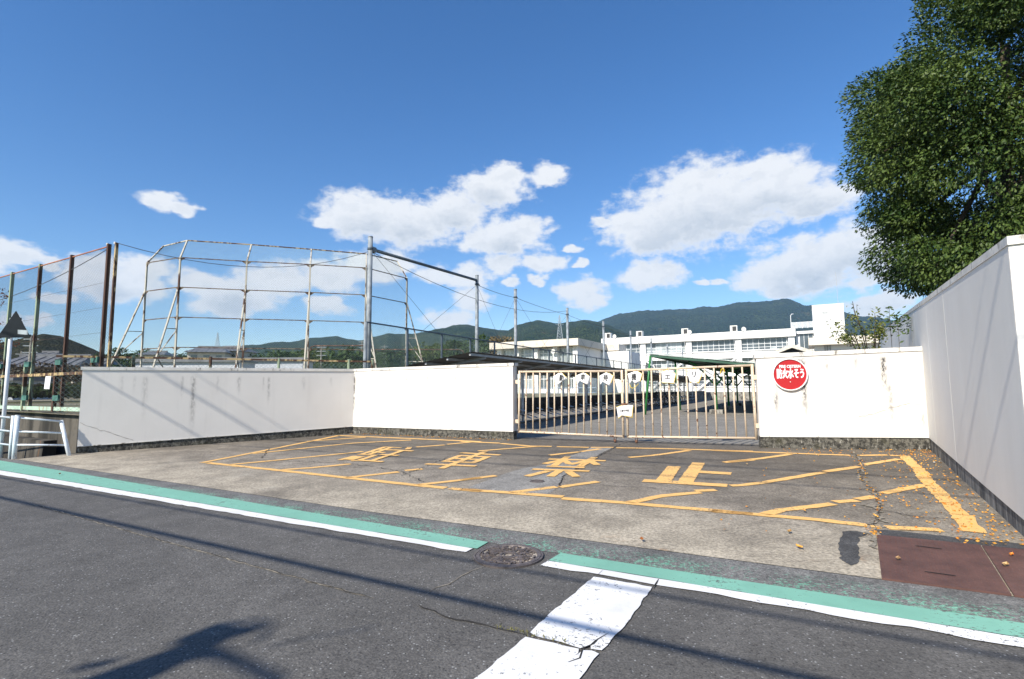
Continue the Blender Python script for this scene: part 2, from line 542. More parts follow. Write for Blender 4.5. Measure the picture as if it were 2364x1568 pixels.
M_PATCHC = asphalt_mat('pale_concrete_patch', 0.25, 0.31, (1.04, 1.0, 0.93), grain=1.0, spk=0.4)
M_PATCHD = asphalt_mat('dark_asphalt_patch', 0.07, 0.09, (1, 1, 1.02), spk=0.3)

def paint_mat(name, col, wear=0.12, under=(0.09, 0.09, 0.09), edge=1.0, fade=None):
    m, nt, b, pos = new_mat(name)
    n = noise(nt, pos, 34, 5, 0.75)
    n2 = noise(nt, pos, 2.0, 4, 0.6)
    n3 = noise(nt, pos, 9, 4, 0.65)
    mk = sstep(nt, mth(nt, 'ADD', mth(nt, 'MULTIPLY', n, 0.65), mth(nt, 'MULTIPLY', n2, 0.35)), 0.64 - wear * 0.3, 0.68 - wear * 0.3)
    c = mixc(nt, sstep(nt, n2, 0.3, 0.7), [v * 0.86 for v in col], col)
    c = mixc(nt, mth(nt, 'MULTIPLY', sstep(nt, n3, 0.5, 0.75), 0.22), c, [v * 0.55 for v in col])
    c = mixc(nt, mth(nt, 'MULTIPLY', mk, 0.9), c, under)
    setc(nt, b, c)
    b.inputs['Roughness'].default_value = 0.7
    bump(nt, b, noise(nt, pos, 95, 3, 0.7), 0.35, 0.004)
    return m
M_WHITE = paint_mat('white_road_paint', (0.76, 0.755, 0.74), 0.22)
M_STOP = paint_mat('white_stop_line_paint', (0.77, 0.765, 0.75), 0.26)
M_GREEN = paint_mat('green_road_paint', (0.20, 0.44, 0.335), 0.22)
M_YELLOW = paint_mat('yellow_road_paint', (0.85, 0.50, 0.165), 0.27, (0.10, 0.09, 0.075))
M_CRACK = sm('crack_dirt', (0.035, 0.032, 0.028), 0.9, var=0.5, scale=20)
M_CRACKL = sm('crack_sand', (0.26, 0.23, 0.18), 0.9, var=0.5, scale=20)
M_EARTH = sm('earth', (0.16, 0.13, 0.085), 0.95, var=0.5, scale=1.5, bmp=0.4)
M_SAND = sm('field_sand', (0.36, 0.31, 0.23), 0.95, var=0.25, scale=0.6)
M_GRASSG = sm('dry_grass', (0.13, 0.125, 0.05), 0.95, var=0.5, scale=1.2)
M_TERR = sm('valley_ground', (0.07, 0.085, 0.035), 0.95, var=0.4, scale=0.02)

# ------------------------------------------------------------------ ground sheets
mb = MB()
mb.poly([(-7000, -1500, -2.5), (7000, -1500, -2.5), (7000, 9000, -2.5), (-7000, 9000, -2.5)])
terrain = struct('terrain', mb, M_TERR)
# road
lroad_far = lat(lotB)
gl = lat(G(1120, 1252))          # far edge of the green strip
wl_f = None
mb = MB(); sheet(mb, [RP(60, -1.6), RP(60, gl + 0.01), RP(-60, gl + 0.01), RP(-60, -1.6)], 0.0)
road = struct('road', mb, M_ROAD)
mb = MB(); sheet(mb, [RP(60, -1.6), RP(60, -40), RP(-60, -40), RP(-60, -1.6)], 0.06)
struct('verge', mb, M_GRASSG)

# wall and fence lines in plan
L0 = G(177, 1048.5); L1 = G(814.5, 1001.5); M1 = G(1185.4, 1016.4)
Q0 = G(1755.8, 1034.5); Q1 = G(2149, 1040.6); N1 = G(2401, 1276)
wdirR = V2(N1 - Q1).normalized()     # tall right wall, towards the camera
# forecourt sheet
la = lat(lotA); lb = lat(lotB); lc = lat(lotC)
mb = MB()
fore = [V2(lotA), V2(lotB), V2(lotC), V2(G(2450, 1393)), V2(N1) + Vector((0.6, -0.2, 0)), V2(Q1) + Vector((0.35, 0.3, 0)), V2(Q0) + Vector((0.1, 0.5, 0)),
        V2(M1) + Vector((0.0, 0.55, 0)), V2(L1) + Vector((0, 0.2, 0)), V2(L0) + Vector((-0.1, 0.1, 0)), V2(G(20, 1062))]
sheet(mb, fore, 0.006)
forecourt = struct('forecourt', mb, M_LOT)
mb = MB()
sheet(mb, [RP(60, gl), RP(60, gl + 2.2), V2(G(20, 1060)), V2(lotA), V2(lotB), V2(lotC), V2(G(2450, 1393)), RP(-25, lc + 0.5), RP(-60, lc + 0.5), RP(-60, gl)], 0.003)
shoulder = struct('road_shoulder', mb, M_SHOULDER)

# ------------------------------------------------------------------ road markings
def part_strip(name, pts, w, off, m, parent, jit=0.004, seg=0.1):
    mb = MB(); strip(mb, pts, w, off, jit, seg)
    return build(name, mb, m, parent, normals=False)
def bandq(name, tl, tr, bl, br, off, m, parent, seg=0.12, jit=0.006, jitf=0.002):
    tl, tr, bl, br = map(V2, (tl, tr, bl, br))
    n = max(2, int((tr - tl).length / seg)); vs = []
    nn = Vector((nR.x, nR.y, 0))
    for i in range(n + 1):
        t = i / n
        a = tl.lerp(tr, t) + nn * random.uniform(-jitf, jitf); b2 = bl.lerp(br, t) + nn * random.uniform(-jit, jit)
        vs += [Vector((a.x, a.y, gz(a.x, a.y, off))), Vector((b2.x, b2.y, gz(b2.x, b2.y, off)))]
    mb = MB(); mb.add(vs, [(2 * i, 2 * i + 1, 2 * i + 3, 2 * i + 2) for i in range(n)])
    return build(name, mb, m, parent, normals=False)
# edge line in two lengths, broken by the big manhole
RG = reg(1600, 1250, 2.7877)
W_a = [G(-900, 936), G(*RS(430, 243)), G(-900, 951), G(*RS(375, 278))]
wt0, wt1 = G(0, 1087), G(*RS(440, 248)); wb0, wb1 = G(0, 1097), G(*RS(380, 279))
def ext(a, b_, k): return V2(a) + (V2(a) - V2(b_)) * k
bandq('white_edge_line', ext(wt0, wt1, 2.0), wt1, ext(wb0, wb1, 2.0), wb1, 0.008, M_WHITE, road, jit=0.012)
gt0, gt1 = G(0, 1064), G(*RS(565, 195)); gb0, gb1 = G(0, 1086), G(*RS(470, 250))
bandq('green_safety_strip', ext(gt0, gt1, 2.0), gt1, ext(gb0, gb1, 2.0), gb1, 0.007, M_GREEN, road)
wt0, wt1 = G(*RS(1050, 348)), G(*RG(2364, 780)); wb0, wb1 = G(*RS(985, 383)), G(*RG(2364, 838))
bandq('white_edge_line', wt0, ext(wt1, wt0, 2.0), wb0, ext(wb1, wb0, 2.0), 0.008, M_WHITE, road, jit=0.016)
gt0, gt1 = G(*RS(1150, 285)), G(*RG(2364, 678)); gb0, gb1 = G(*RS(1050, 345)), G(*RG(2364, 778))
bandq('green_safety_strip', gt0, ext(gt1, gt0, 2.0), gb0, ext(gb1, gb0, 2.0), 0.007, M_GREEN, road)
# stop line across the lane: three pieces split by the seam and the crack
def polyp(name, pts, off, m, parent, jit=0.006, seg=0.05):
    P = [V2(G(*p)) if len(p) == 2 else V2(p) for p in pts]; out = []
    for i in range(len(P)):
        a = P[i]; b2 = P[(i + 1) % len(P)]; k = max(1, int((b2 - a).length / seg))
        for j in range(k):
            q = a.lerp(b2, j / k)
            out.append(q + Vector((random.uniform(-jit, jit), random.uniform(-jit, jit), 0)))
    mb = MB(); mb.poly([Vector((q.x, q.y, gz(q.x, q.y, off))) for q in out])
    me = mb.mesh(name)
    bm = bmesh.new(); bm.from_mesh(me); bmesh.ops.triangulate(bm, faces=bm.faces); bm.to_mesh(me); bm.free()
    return link(name, me, m, parent)
ST = [RS(1420, 478), RS(1890, 560), RS(1690, 850), RS(1565, 985), RS(1480, 1078), RS(1395, 1062), RS(1388, 1045), RS(1435, 995), RS(1428, 990), RS(1372, 1040), RS(1312, 1060), RS(1250, 1037), RS(1150, 1010), RS(950, 960), RS(900, 930), RS(1050, 790)]
polyp('stop_line', ST, 0.008, M_STOP, road)
a1 = RS(870, 968); a2 = RS(1240, 1040); a3 = RS(1300, 1060); a4 = RS(1215, 1170)
bot0 = G(*RS(475, 1297)); bl = G(*RS(300, 1410)); brr = G(*RS(1130, 1440))
ST2 = [RS(870, 965), RS(960, 985), RS(1100, 1018), RS(1302, 1066), RS(1282, 1100), RS(1262, 1125), RS(1290, 1104), RS(1335, 1078), RS(1400, 1080), RS(1460, 1105), RS(1310, 1295), RS(1060, 1560), RS(100, 1560), RS(480, 1292)]
polyp('stop_line', ST2, 0.008, M_STOP, road)

# yellow box and hatching
def yl(pts, R, w=0.118, jit=0.009):
    part_strip('yellow_line', [G(*R(*p)) for p in pts], w, 0.012, M_YELLOW, forecourt, jit, 0.09)
A_ = [[(110, 364), (640, 260), (1215, 143)], [(160, 365), (830, 436), (1290, 487), (1825, 545)], [(1830, 545), (2080, 570)], [(2110, 573), (2364, 596)],
      [(1215, 143), (1500, 155), (2364, 193)], [(960, 190), (1430, 157)], [(520, 290), (1330, 205), (1800, 180)], [(330, 380), (700, 345), (1330, 282)], [(1335, 282), (1410, 272)],
      [(750, 422), (1000, 405), (1310, 374)], [(1270, 487), (1700, 439)], [(1750, 428), (1890, 415)], [(1840, 237), (2070, 220)], [(2090, 215), (2290, 196)], [(1850, 545), (2020, 526), (2364, 486)]]
B_ = [[(5, 580), (400, 608), (830, 642)], [(820, 655), (1330, 690), (2364, 783)], [(5, 191), (315, 205)], [(325, 208), (560, 229), (740, 232)], [(780, 234), (1040, 240)], [(1055, 240), (1240, 240)], [(1260, 243), (1650, 250), (2364, 272)],
      [(145, 269), (560, 236), (640, 231)], [(5, 505), (290, 470)], [(720, 303), (960, 276)], [(975, 274), (1130, 252)], [(400, 606), (780, 562)], [(800, 562), (1115, 518)],
      [(1365, 322), (1560, 305), (1850, 265)], [(1360, 690), (1650, 632), (1940, 606)], [(1900, 594), (2065, 586)], [(2130, 362), (2364, 342)]]
C_ = [[(5, 706), (350, 735), (800, 775), (1180, 818)], [(1205, 824), (1285, 831)], [(1325, 835), (1740, 853)], [(5, 247), (620, 270), (1050, 285)], [(1115, 286), (1330, 283)], [(1350, 286), (1480, 290)],
      [(135, 334), (350, 312), (600, 277)], [(145, 515), (240, 512), (420, 488), (850, 415)], [(860, 410), (1120, 370)], [(1145, 358), (1420, 313)], [(400, 735), (530, 703), (925, 655)], [(935, 640), (1100, 628)], [(1105, 620), (1240, 598)], [(1295, 574), (1620, 510)]]
for p in A_: yl(p, RA)
for p in B_: yl(p, RB)
for p in C_: yl(p, RC)
yl([(1455, 288), (1560, 385)], RC, 0.14, 0.014); yl([(1560, 380), (1640, 490), (1800, 650)], RC, 0.15, 0.014); yl([(1800, 645), (1880, 740)], RC, 0.15, 0.014); yl([(1880, 735), (1985, 870)], RC, 0.165, 0.016)

GLY = {
 'kanji_park': [[(.08, .95), (.08, .38)], [(.08, .95), (.47, .95)], [(.08, .76), (.44, .76)], [(.08, .57), (.44, .57)], [(.08, .38), (.47, .38)], [(.27, .95), (.27, .38)], [(.47, .38), (.45, .06), (.36, .03)],
        [(.02, .04), (.07, .25)], [(.15, .08), (.17, .24)], [(.26, .08), (.28, .24)], [(.70, 1.0), (.77, .88)], [(.55, .76), (.97, .76)], [(.58, .44), (.94, .44)], [(.52, .06), (1.0, .06)], [(.76, .76), (.76, .06)]],
 'kanji_vehicle': [[(.1, .87), (.92, .87)], [(.2, .70), (.82, .70)], [(.2, .52), (.82, .52)], [(.2, .34), (.82, .34)], [(.2, .70), (.2, .34)], [(.82, .70), (.82, .34)], [(.03, .16), (.97, .16)], [(.5, 1.0), (.5, .0)]],
 'kanji_forbid': [[(.04, .84), (.46, .84)], [(.26, 1.0), (.26, .52)], [(.26, .82), (.06, .6)], [(.27, .82), (.46, .64)], [(.53, .84), (.98, .84)], [(.75, 1.0), (.75, .52)], [(.74, .82), (.54, .6)], [(.76, .82), (.98, .62)],
        [(.22, .44), (.8, .44)], [(.04, .28), (.98, .28)], [(.51, .28), (.51, .02)], [(.30, .2), (.10, .0)], [(.72, .2), (.94, .04)]],
 'kanji_stop': [[(.52, 1.0), (.52, .06)], [(.52, .58), (.97, .58)], [(.21, .72), (.21, .06)], [(.02, .06), (1.0, .06)]],
}
def roadchar(name, quad, w):
    BL, BR, TR, TL = [V2(G(*p)) for p in quad]
    def mp(x, y): return (BL * (1 - x) + BR * x) * (1 - y) + (TL * (1 - x) + TR * x) * y
    mb = MB()
    for k, s in enumerate(GLY[name]):
        P = [mp(*q) for q in s]
        d0_ = (P[0] - P[1]).normalized() * w * 0.45; d1_ = (P[-1] - P[-2]).normalized() * w * 0.45
        P[0] = P[0] + d0_; P[-1] = P[-1] + d1_
        strip(mb, P, w, 0.012 + 0.0004 * k, 0.006, 0.07)
    build('painted_character', mb, M_YELLOW, forecourt, normals=False)
roadchar('kanji_park', [RA(1210, 345), RA(1530, 366), RA(1880, 246), RA(1580, 230)], 0.105)
roadchar('kanji_vehicle', [RA(1860, 400), RA(2255, 416), RA(2560, 288), RA(2225, 268)], 0.115)
roadchar('kanji_forbid', [RB(515, 470), RB(945, 484), RB(1190, 328), RB(755, 314)], 0.12)
roadchar('kanji_stop', [RB(1510, 525), RB(2090, 560), RB(2190, 388), RB(1645, 355)], 0.19)

# patches and cracks in the surfaces
polyp('concrete_patch', [RB(60, 565), RB(400, 440), RB(520, 405), RB(700, 380), RB(880, 310), RB(1000, 272), RB(1060, 235), RB(1240, 236), RB(1160, 275), RB(1010, 360), RB(830, 480), RB(795, 555), RB(690, 640), RB(400, 608)], 0.009, M_PATCHC, forecourt, 0.01)
polyp('asphalt_patch', [RC(985, 865), RC(1090, 858), RC(1180, 885), RC(1115, 905), RC(1110, 990), RC(1125, 1060), RC(1118, 1110), RC(1050, 1125), RC(975, 1080), RC(970, 1000)], 0.009, M_PATCHD, forecourt, 0.012)
polyp('asphalt_patch', [RC(1235, 855), RC(1320, 850), RC(1700, 890), RC(2120, 935), RC(2450, 965), RC(2450, 1010), RC(2000, 965), RC(1600, 925), RC(1290, 895)], 0.009, M_PATCHD, forecourt, 0.012)
def crack(pts, R, w, m, parent, off=0.014, amp=0.02):
    P = [V2(G(*R(*p))) for p in pts]; out = [P[0]]
    for i in range(len(P) - 1):
        L = (P[i + 1] - P[i]).length; k = max(1, int(L / 0.06))
        for j in range(1, k + 1):
            q = P[i].lerp(P[i + 1], j / k)
            if not (i == len(P) - 2 and j == k): q = q + Vector((random.gauss(0, amp), random.gauss(0, amp), 0))
            out.append(q)
    mb = MB(); n = len(out); vs = []
    for i, p in enumerate(out):
        d = (out[min(i + 1, n - 1)] - out[max(i - 1, 0)]).normalized(); nn = Vector((-d.y, d.x, 0))
        ww = w * random.uniform(0.25, 1.0) * (0.3 if i in (0, n - 1) else 1)
        for s_ in (1, -1):
            q = p + nn * (ww * s_ / 2); vs.append(Vector((q.x, q.y, gz(q.x, q.y, off))))
    mb.add(vs, [(2 * i, 2 * i + 1, 2 * i + 3, 2 * i + 2) for i in range(n - 1)])
    build('crack', mb, m, parent, normals=False)
crack([(590, 330), (640, 265), (655, 250)], RA, 0.03, M_CRACK, forecourt)
crack([(700, 345), (1000, 358), (1300, 370), (1550, 405), (1720, 435), (1800, 480), (1900, 525)], RA, 0.018, M_CRACK, forecourt)
crack([(1700, 475), (1900, 400), (2100, 320), (2240, 280)], RA, 0.016, M_CRACK, forecourt)
crack([(1290, 215), (1160, 290), (960, 400), (830, 480), (795, 560)], RB, 0.02, M_CRACK, forecourt)
crack([(1100, 548), (1400, 560), (1600, 575)], RB, 0.012, M_CRACK, forecourt)
crack([(1060, 250), (1110, 300), (1150, 360), (1120, 420), (1140, 480), (1200, 530), (1250, 580), (1280, 690), (1270, 760), (1210, 840), (1240, 900), (1255, 1000)], RC, 0.05, M_CRACKL, forecourt, amp=0.03)
crack([(1065, 255), (1110, 305), (1155, 362), (1125, 420), (1145, 482), (1205, 532), (1255, 585), (1284, 690), (1275, 760), (1215, 840)], RC, 0.010, M_CRACK, forecourt, 0.016, 0.015)
crack([(1275, 700), (1500, 745), (1730, 765), (1850, 770)], RC, 0.016, M_CRACK, forecourt)
crack([(1100, 655), (1200, 680), (1280, 690)], RC, 0.05, M_CRACKL, forecourt)
crack([(200, 520), (700, 660), (1200, 800), (1650, 925), (2250, 1085)], RF, 0.02, M_CRACKL, road, 0.004, 0.006)
crack([(200, 520), (700, 660), (1200, 800), (1650, 925), (2250, 1085)], RF, 0.008, M_CRACK, road, 0.006, 0.006)
crack([(0, 700), (300, 820), (640, 890), (880, 945)], RS, 0.018, M_CRACK, road, 0.004, 0.008)
crack([(560, 375), (400, 440), (240, 530), (100, 580), (60, 620)], RS, 0.014, M_CRACKL, road, 0.004, 0.008)
crack([(1540, 935), (1440, 985), (1330, 1060), (1280, 1130), (1210, 1175)], RS, 0.010, M_CRACK, road, 0.0105, 0.01)
crack([(1490, 425), (1445, 470)], RS, 0.012, M_CRACK, road, 0.0105, 0.003)
crack([(1940, 500), (1895, 570)], RS, 0.016, M_CRACK, road, 0.0105, 0.003)
# weeds in the seam
pts = []
for i in range(70):
    t = random.random(); a = V2(G(*RS(620, 885))); b2 = V2(G(*RS(1240, 1035))); q = a.lerp(b2, t)
    pts.append((q.x + random.gauss(0, 0.012), q.y + random.gauss(0, 0.012), gz(q.x, q.y, 0.012) + random.random() * 0.012))
M_WEED = sm('weeds', (0.16, 0.15, 0.05), 0.8, var=0.5, scale=30)
w_ = leafmesh('crack_weeds', pts, [(0, 0, 1)] * len(pts), 0.022, M_WEED, aspect=0.25, jitter=0.8)
tag(w_, 'dry weeds growing along the seam in the stop line', 'weeds', kind='stuff')

# ------------------------------------------------------------------ manholes and steel plates
M_IRON = sm('cast_iron', (0.15, 0.125, 0.115), 0.5, 0.35, var=0.35, scale=20, bmp=0.3)
def manhole(px, py, R_, label, relief):
    c = G(px, py); base = Vector((c.x, c.y, gz(c.x, c.y)))
    t = thing('manhole_cover', label, 'manhole', tuple(base), None)
    n = 56
    ux = Vector((1, 0, GX)).normalized(); uy = Vector((0, 1, GY)).normalized(); uz = ux.cross(uy)
    def P(r_, a, h): return base + ux * (r_ * cos(a)) + uy * (r_ * sin(a)) + uz * h
    mb = MB()
    prof = [(1.0, 0.0), (1.0, 0.014), (0.945, 0.016), (0.945, 0.004), (0.93, 0.004), (0.93, 0.016), (0.83, 0.017), (0.815, 0.006)]
    for k in range(len(prof) - 1):
        for i in range(n):
            a0_, a1_ = 2 * pi * i / n, 2 * pi * (i + 1) / n
            mb.add([P(R_ * prof[k][0], a0_, prof[k][1]), P(R_ * prof[k][0], a1_, prof[k][1]), P(R_ * prof[k + 1][0], a1_, prof[k + 1][1]), P(R_ * prof[k + 1][0], a0_, prof[k + 1][1])], [(0, 1, 2, 3)])
    build('rim', mb, M_IRON, t)
    mb = MB(); mb.poly([P(R_ * 0.82, 2 * pi * i / n, 0.007) for i in range(n)])
    build('plate', mb, sand if relief else M_IRON, t)
    rr = random.Random(5)
    if relief:                       # cast leaves and petals around a central ring
        mb = MB()
        for ring in ((0.2, 0.27), (0.12, 0.15)):
            for i in range(n):
                a0_, a1_ = 2 * pi * i / n, 2 * pi * (i + 1) / n
                mb.hexa([P(R_ * ring[0], a0_, .007), P(R_ * ring[0], a1_, .007), P(R_ * ring[1], a1_, .007), P(R_ * ring[1], a0_, .007)], [P(R_ * ring[0], a0_, .016), P(R_ * ring[0], a1_, .016), P(R_ * ring[1], a1_, .016), P(R_ * ring[1], a0_, .016)])
        for k in range(300):
            r_ = R_ * sqrt(rr.uniform(0.09, 0.62)); a = rr.uniform(0, 2 * pi)
            q = P(r_, a, 0.0); th = rr.uniform(0, pi); L = rr.uniform(.012, .035); w = rr.uniform(.004, .009)
            d = ux * cos(th) + uy * sin(th); s_ = ux * -sin(th) + uy * cos(th)
            b4 = [q - d * L, q + s_ * w - d * L * .2, q + d * L, q - s_ * w + d * L * .2]
            mb.hexa([p + uz * .006 for p in b4], [p + uz * rr.uniform(.013, .019) for p in b4])
        o = build('relief', mb, M_IRON, t); o['kind'] = 'stuff'
    else:
        mb = MB()
        for k in range(-4, 5):
            L = R_ * 0.8 * sqrt(max(0, 1 - (k / 5) ** 2))
            mb.box(base + uy * (k * R_ * .16) + uz * .010, (L * 2, R_ * .06, .008), (ux, uy, uz))
        o = build('relief', mb, M_IRON, t); o['kind'] = 'stuff'
sand = sm('manhole_grit', (0.42, 0.37, 0.30), 0.9, var=0.6, scale=40, bmp=0.5)
manhole(1174, 1285, 0.268, 'large round cast-iron manhole cover with floral relief set between the green strips', True)
manhole(1240, 1113, 0.098, 'small round rusty access cover in the pale concrete patch', False)

M_RUSTP = None
def rustplate():
    m, nt, b, pos = new_mat('rusted_chequer_plate')
    n1 = noise(nt, pos, 5, 5, 0.7); n2 = noise(nt, pos, 40, 3)
    c = mixc(nt, sstep(nt, n1, 0.3, 0.7), (0.085, 0.043, 0.036), (0.15, 0.072, 0.056))
    c = mixc(nt, mth(nt, 'MULTIPLY', n2, 0.5), c, (0.05, 0.025, 0.022))
    setc(nt, b, c); b.inputs['Roughness'].default_value = 0.65
    bump(nt, b, n2, 0.3, 0.004)
    return m
M_RUSTP = rustplate()
def plate(quad, label):
    P = [V2(G(*q)) for q in quad]
    c = sum(P, Vector()) / 4
    t = thing('steel_plate', label, 'steel plate', (c.x, c.y, gz(c.x, c.y)), 'steel plates beside the kerb')
    mb = MB(); mb.slab([Vector((p.x, p.y, gz(p.x, p.y, 0.016))) for p in P], 0.012)
    build('plate', mb, M_RUSTP, t)
    mb = MB()
    def mp(x, y): return (P[0] * (1 - x) + P[1] * x) * (1 - y) + (P[3] * (1 - x) + P[2] * x) * y
    ux = (P[1] - P[0]).normalized(); uy = Vector((-ux.y, ux.x, 0))
    L = (P[1] - P[0]).length; H = (P[3] - P[0]).length
    nx, ny = int(L / .035), int(H / .035)
    for i in range(nx):
        for j in range(ny):
            q = mp((i + .5) / nx, (j + .5) / ny)
            d = (ux + uy * (1 if (i + j) % 2 else -1)).normalized(); s_ = Vector((-d.y, d.x, 0))
            z = gz(q.x, q.y, 0.016)
            q = Vector((q.x, q.y, z))
            b4 = [q - d * .012, q + s_ * .0035, q + d * .012, q - s_ * .0035]
            mb.add(b4 + [q + Vector((0, 0, .0025))], [(0, 1, 4), (1, 2, 4), (2, 3, 4), (3, 0, 4)])
    o = build('tread_pattern', mb, M_RUSTP, t, normals=False); o['kind'] = 'stuff'
    return t, mp
tp, mp = plate([RC(1250, 893), RC(2035, 972), RC(2272, 1352), RC(1290, 1225)], 'rust-red chequered steel plate with two lifting slots in front of the forecourt')
for (a, b2) in (((1545, 982), (1745, 1007)), ((1615, 1180), (1850, 1213))):
    mb = MB(); strip(mb, [G(*RC(*a)), G(*RC(*b2))], 0.014, 0.020, 0.001, 0.05)
    build('lifting_slot', mb, sm('slot_black', (0.012, 0.01, 0.01), 0.9), tp, normals=False)
plate([RC(2048, 975), RC(2520, 1022), RC(2800, 1425), RC(2290, 1355)], 'rust-red chequered steel plate cut off by the right edge of the picture')
# ------------------------------------------------------------------ boundary walls
def wallmat(name, base, org, ud, streaks, bumpy=0.25, grime=0.4, boost=0.6):
    m, nt, b, pos = new_mat(name)
    rel = vmt(nt, 'SUBTRACT', pos, tuple(org))
    u = vmt(nt, 'DOT_PRODUCT', rel, tuple(ud))
    sx_ = nt.nodes.new('ShaderNodeSeparateXYZ'); nt.links.new(rel, sx_.inputs[0]); z = sx_.outputs[2]
    n1 = noise(nt, pos, 1.4, 5, 0.6)
    c = mixc(nt, sstep(nt, n1, 0.3, 0.75), [v * 0.94 for v in base], base)
    vs = nt.nodes.new('ShaderNodeCombineXYZ'); nt.links.new(u, vs.inputs[0]); nt.links.new(mth(nt, 'MULTIPLY', z, 0.06), vs.inputs[2])
    run = noise(nt, vs.outputs[0], 5, 5, 0.7)
    c = mixc(nt, mth(nt, 'MULTIPLY', sstep(nt, run, 0.52, 0.78), 0.22 * grime), c, (0.28, 0.25, 0.22))
    brk = noise(nt, scalev(nt, pos, (1, 1, 0.5)), 24, 5, 0.75)
    brk2 = noise(nt, scalev(nt, pos, (1, 1, 0.35)), 6, 4, 0.6)
    for (u0, w, zt, ln, s) in streaks:
        du = mth(nt, 'ADD', mth(nt, 'SUBTRACT', u, u0), mth(nt, 'MULTIPLY', mth(nt, 'SUBTRACT', brk2, 0.5), w * 1.6))
        gk = mth(nt, 'EXPONENT', mth(nt, 'MULTIPLY', mth(nt, 'MULTIPLY', du, du), -1.0 / (w * w)))
        fz = mth(nt, 'MULTIPLY', sstep(nt, z, zt - ln, zt - ln * 0.25), sstep(nt, z, zt + 0.10, zt))
        mk = mth(nt, 'MULTIPLY', mth(nt, 'MULTIPLY', gk, fz), mth(nt, 'MULTIPLY', sstep(nt, brk, 0.34, 0.60), s * boost))
        c = mixc(nt, mth(nt, 'MINIMUM', mk, 1.0), c, (0.06, 0.055, 0.05))
    setc(nt, b, c)
    b.inputs['Roughness'].default_value = 0.75
    bump(nt, b, mth(nt, 'ADD', noise(nt, pos, 70, 3, 0.6), mth(nt, 'MULTIPLY', noise(nt, pos, 12, 3), 1.2)), bumpy, 0.004)
    return m
def basemat():
    m, nt, b, pos = new_mat('mossy_concrete_base')
    n1 = noise(nt, pos, 14, 6, 0.75); n2 = noise(nt, pos, 3, 4, 0.6); n3 = noise(nt, scalev(nt, pos, (1, 1, .3)), 30, 4, .7)
    c = mixc(nt, sstep(nt, n1, 0.42, 0.62), (0.032, 0.030, 0.026), (0.16, 0.15, 0.125))
    c = mixc(nt, mth(nt, 'MULTIPLY', sstep(nt, n3, 0.58, 0.7), 0.8), c, (0.42, 0.40, 0.35))
    c = mixc(nt, mth(nt, 'MULTIPLY', sstep(nt, n2, 0.5, 0.75), 0.55), c, (0.05, 0.048, 0.022))
    setc(nt, b, c); b.inputs['Roughness'].default_value = 0.92
    bump(nt, b, n1, 0.6, 0.01)
    return m
M_BASE = basemat()
M_COPE = sm('painted_coping', (0.72, 0.69, 0.63), 0.7, var=0.12, scale=5, dirt=((0.22, 0.2, 0.17), 0.25), bmp=0.15)
UP = Vector((0, 0, 1))
def seg_wall(mb, a, b2, z0a, z1a, z0b, z1b, f, k):
    """vertical slab between plan points a, b2: from f in front of the line to k behind it"""
    d = V2(b2 - a).normalized(); nf = Vector((d.y, -d.x, 0))
    P = lambda p, o, z: Vector((p.x + nf.x * o, p.y + nf.y * o, z))
    mb.hexa([P(a, f, z0a), P(b2, f, z0b), P(b2, -k, z0b), P(a, -k, z0a)], [P(a, f, z1a), P(b2, f, z1b), P(b2, -k, z1b), P(a, -k, z1a)])
    return mb
def rend_wall(name, label, a, b2, ta, tb, wa, wb, mat, th=0.16, endext=(0, 0), cope=0.065):
    """rendered garden wall: dark base, white panel, coping; ta/tb top heights, wa/wb bottom of the white"""
    d = V2(b2 - a).normalized()
    t = thing(name, label, 'wall', (a.x, a.y, gz(a.x, a.y)), None)
    za, zb = gz(a.x, a.y) - 0.2, gz(b2.x, b2.y) - 0.2
    build('base_course', seg_wall(MB(), a, b2, za, wa, zb, wb, 0.0, th), M_BASE, t)
    build('rendered_panel', seg_wall(MB(), a, b2, wa, ta - cope, wb, tb - cope, 0.012, th + 0.012), mat, t)
    a3 = V2(a) - d * endext[0]; b3 = V2(b2) + d * endext[1]
    build('coping', seg_wall(MB(), a3, b3, ta - cope, ta, tb - cope, tb, 0.030, th + 0.030), M_COPE, t)
    # drip strip at the foot of the render
    build('drip_edge', seg_wall(MB(), a, b2, wa - 0.012, wa + 0.004, wb - 0.012, wb + 0.004, 0.020, th), M_COPE, t)
    return t
def hgt(px, py, p): return AT(px, py, p.y).z
L0t, L0w = hgt(191, 847, L0), hgt(178, 1030.6, L0)
L1t, L1w = hgt(817, 852, L1), hgt(815, 984, L1)
M1t, M1w = hgt(1185.4, 838, M1), hgt(1185.4, 995.7, M1)
Q0t, Q0w = hgt(1746, 818.4, Q0), hgt(1755.8, 1007, Q0)
Q1t, Q1w = hgt(2128.5, 800, Q1), hgt(2146.4, 1009.5, Q1)
print('walls', L0, L0t, L1, L1t, M1, M1t, Q0, Q0t, Q1, Q1t)
dl = V2(L1 - L0).normalized(); dm = V2(M1 - L1).normalized(); dq = V2(Q1 - Q0).normalized()
def u_on(px, a, d):              # distance along a wall line at image column px
    dd_ = ray(px, 930); dx, dy = dd_.x, dd_.y
    # a + d*s is parallel to (dx,dy)
    return (a.y * dx - a.x * dy) / (d.x * dy - d.y * dx)
z1 = reg(0, 540, 2.703)
stL = [(u_on(z1(px, 0)[0], L0, dl), w, 1.55, ln, s) for px, w, ln, s in ((780, .03, .5, .35), (862, .025, .4, .3), (932, .05, 1.1, .45), (1170, .03, .55, .5), (1245, .045, 1.45, .95), (1400, .03, .4, .4), (1540, .03, .5, .35))]
stL += [(u_on(RBK(px, 0)[0], L0, dl), w, 1.55, ln, s) for px, w, ln, s in ((860, .04, .4, .45), (1022, .02, .35, .4), (1057, .03, .75, .7), (1283, .05, .35, .4), (1460, .03, .25, .3))]
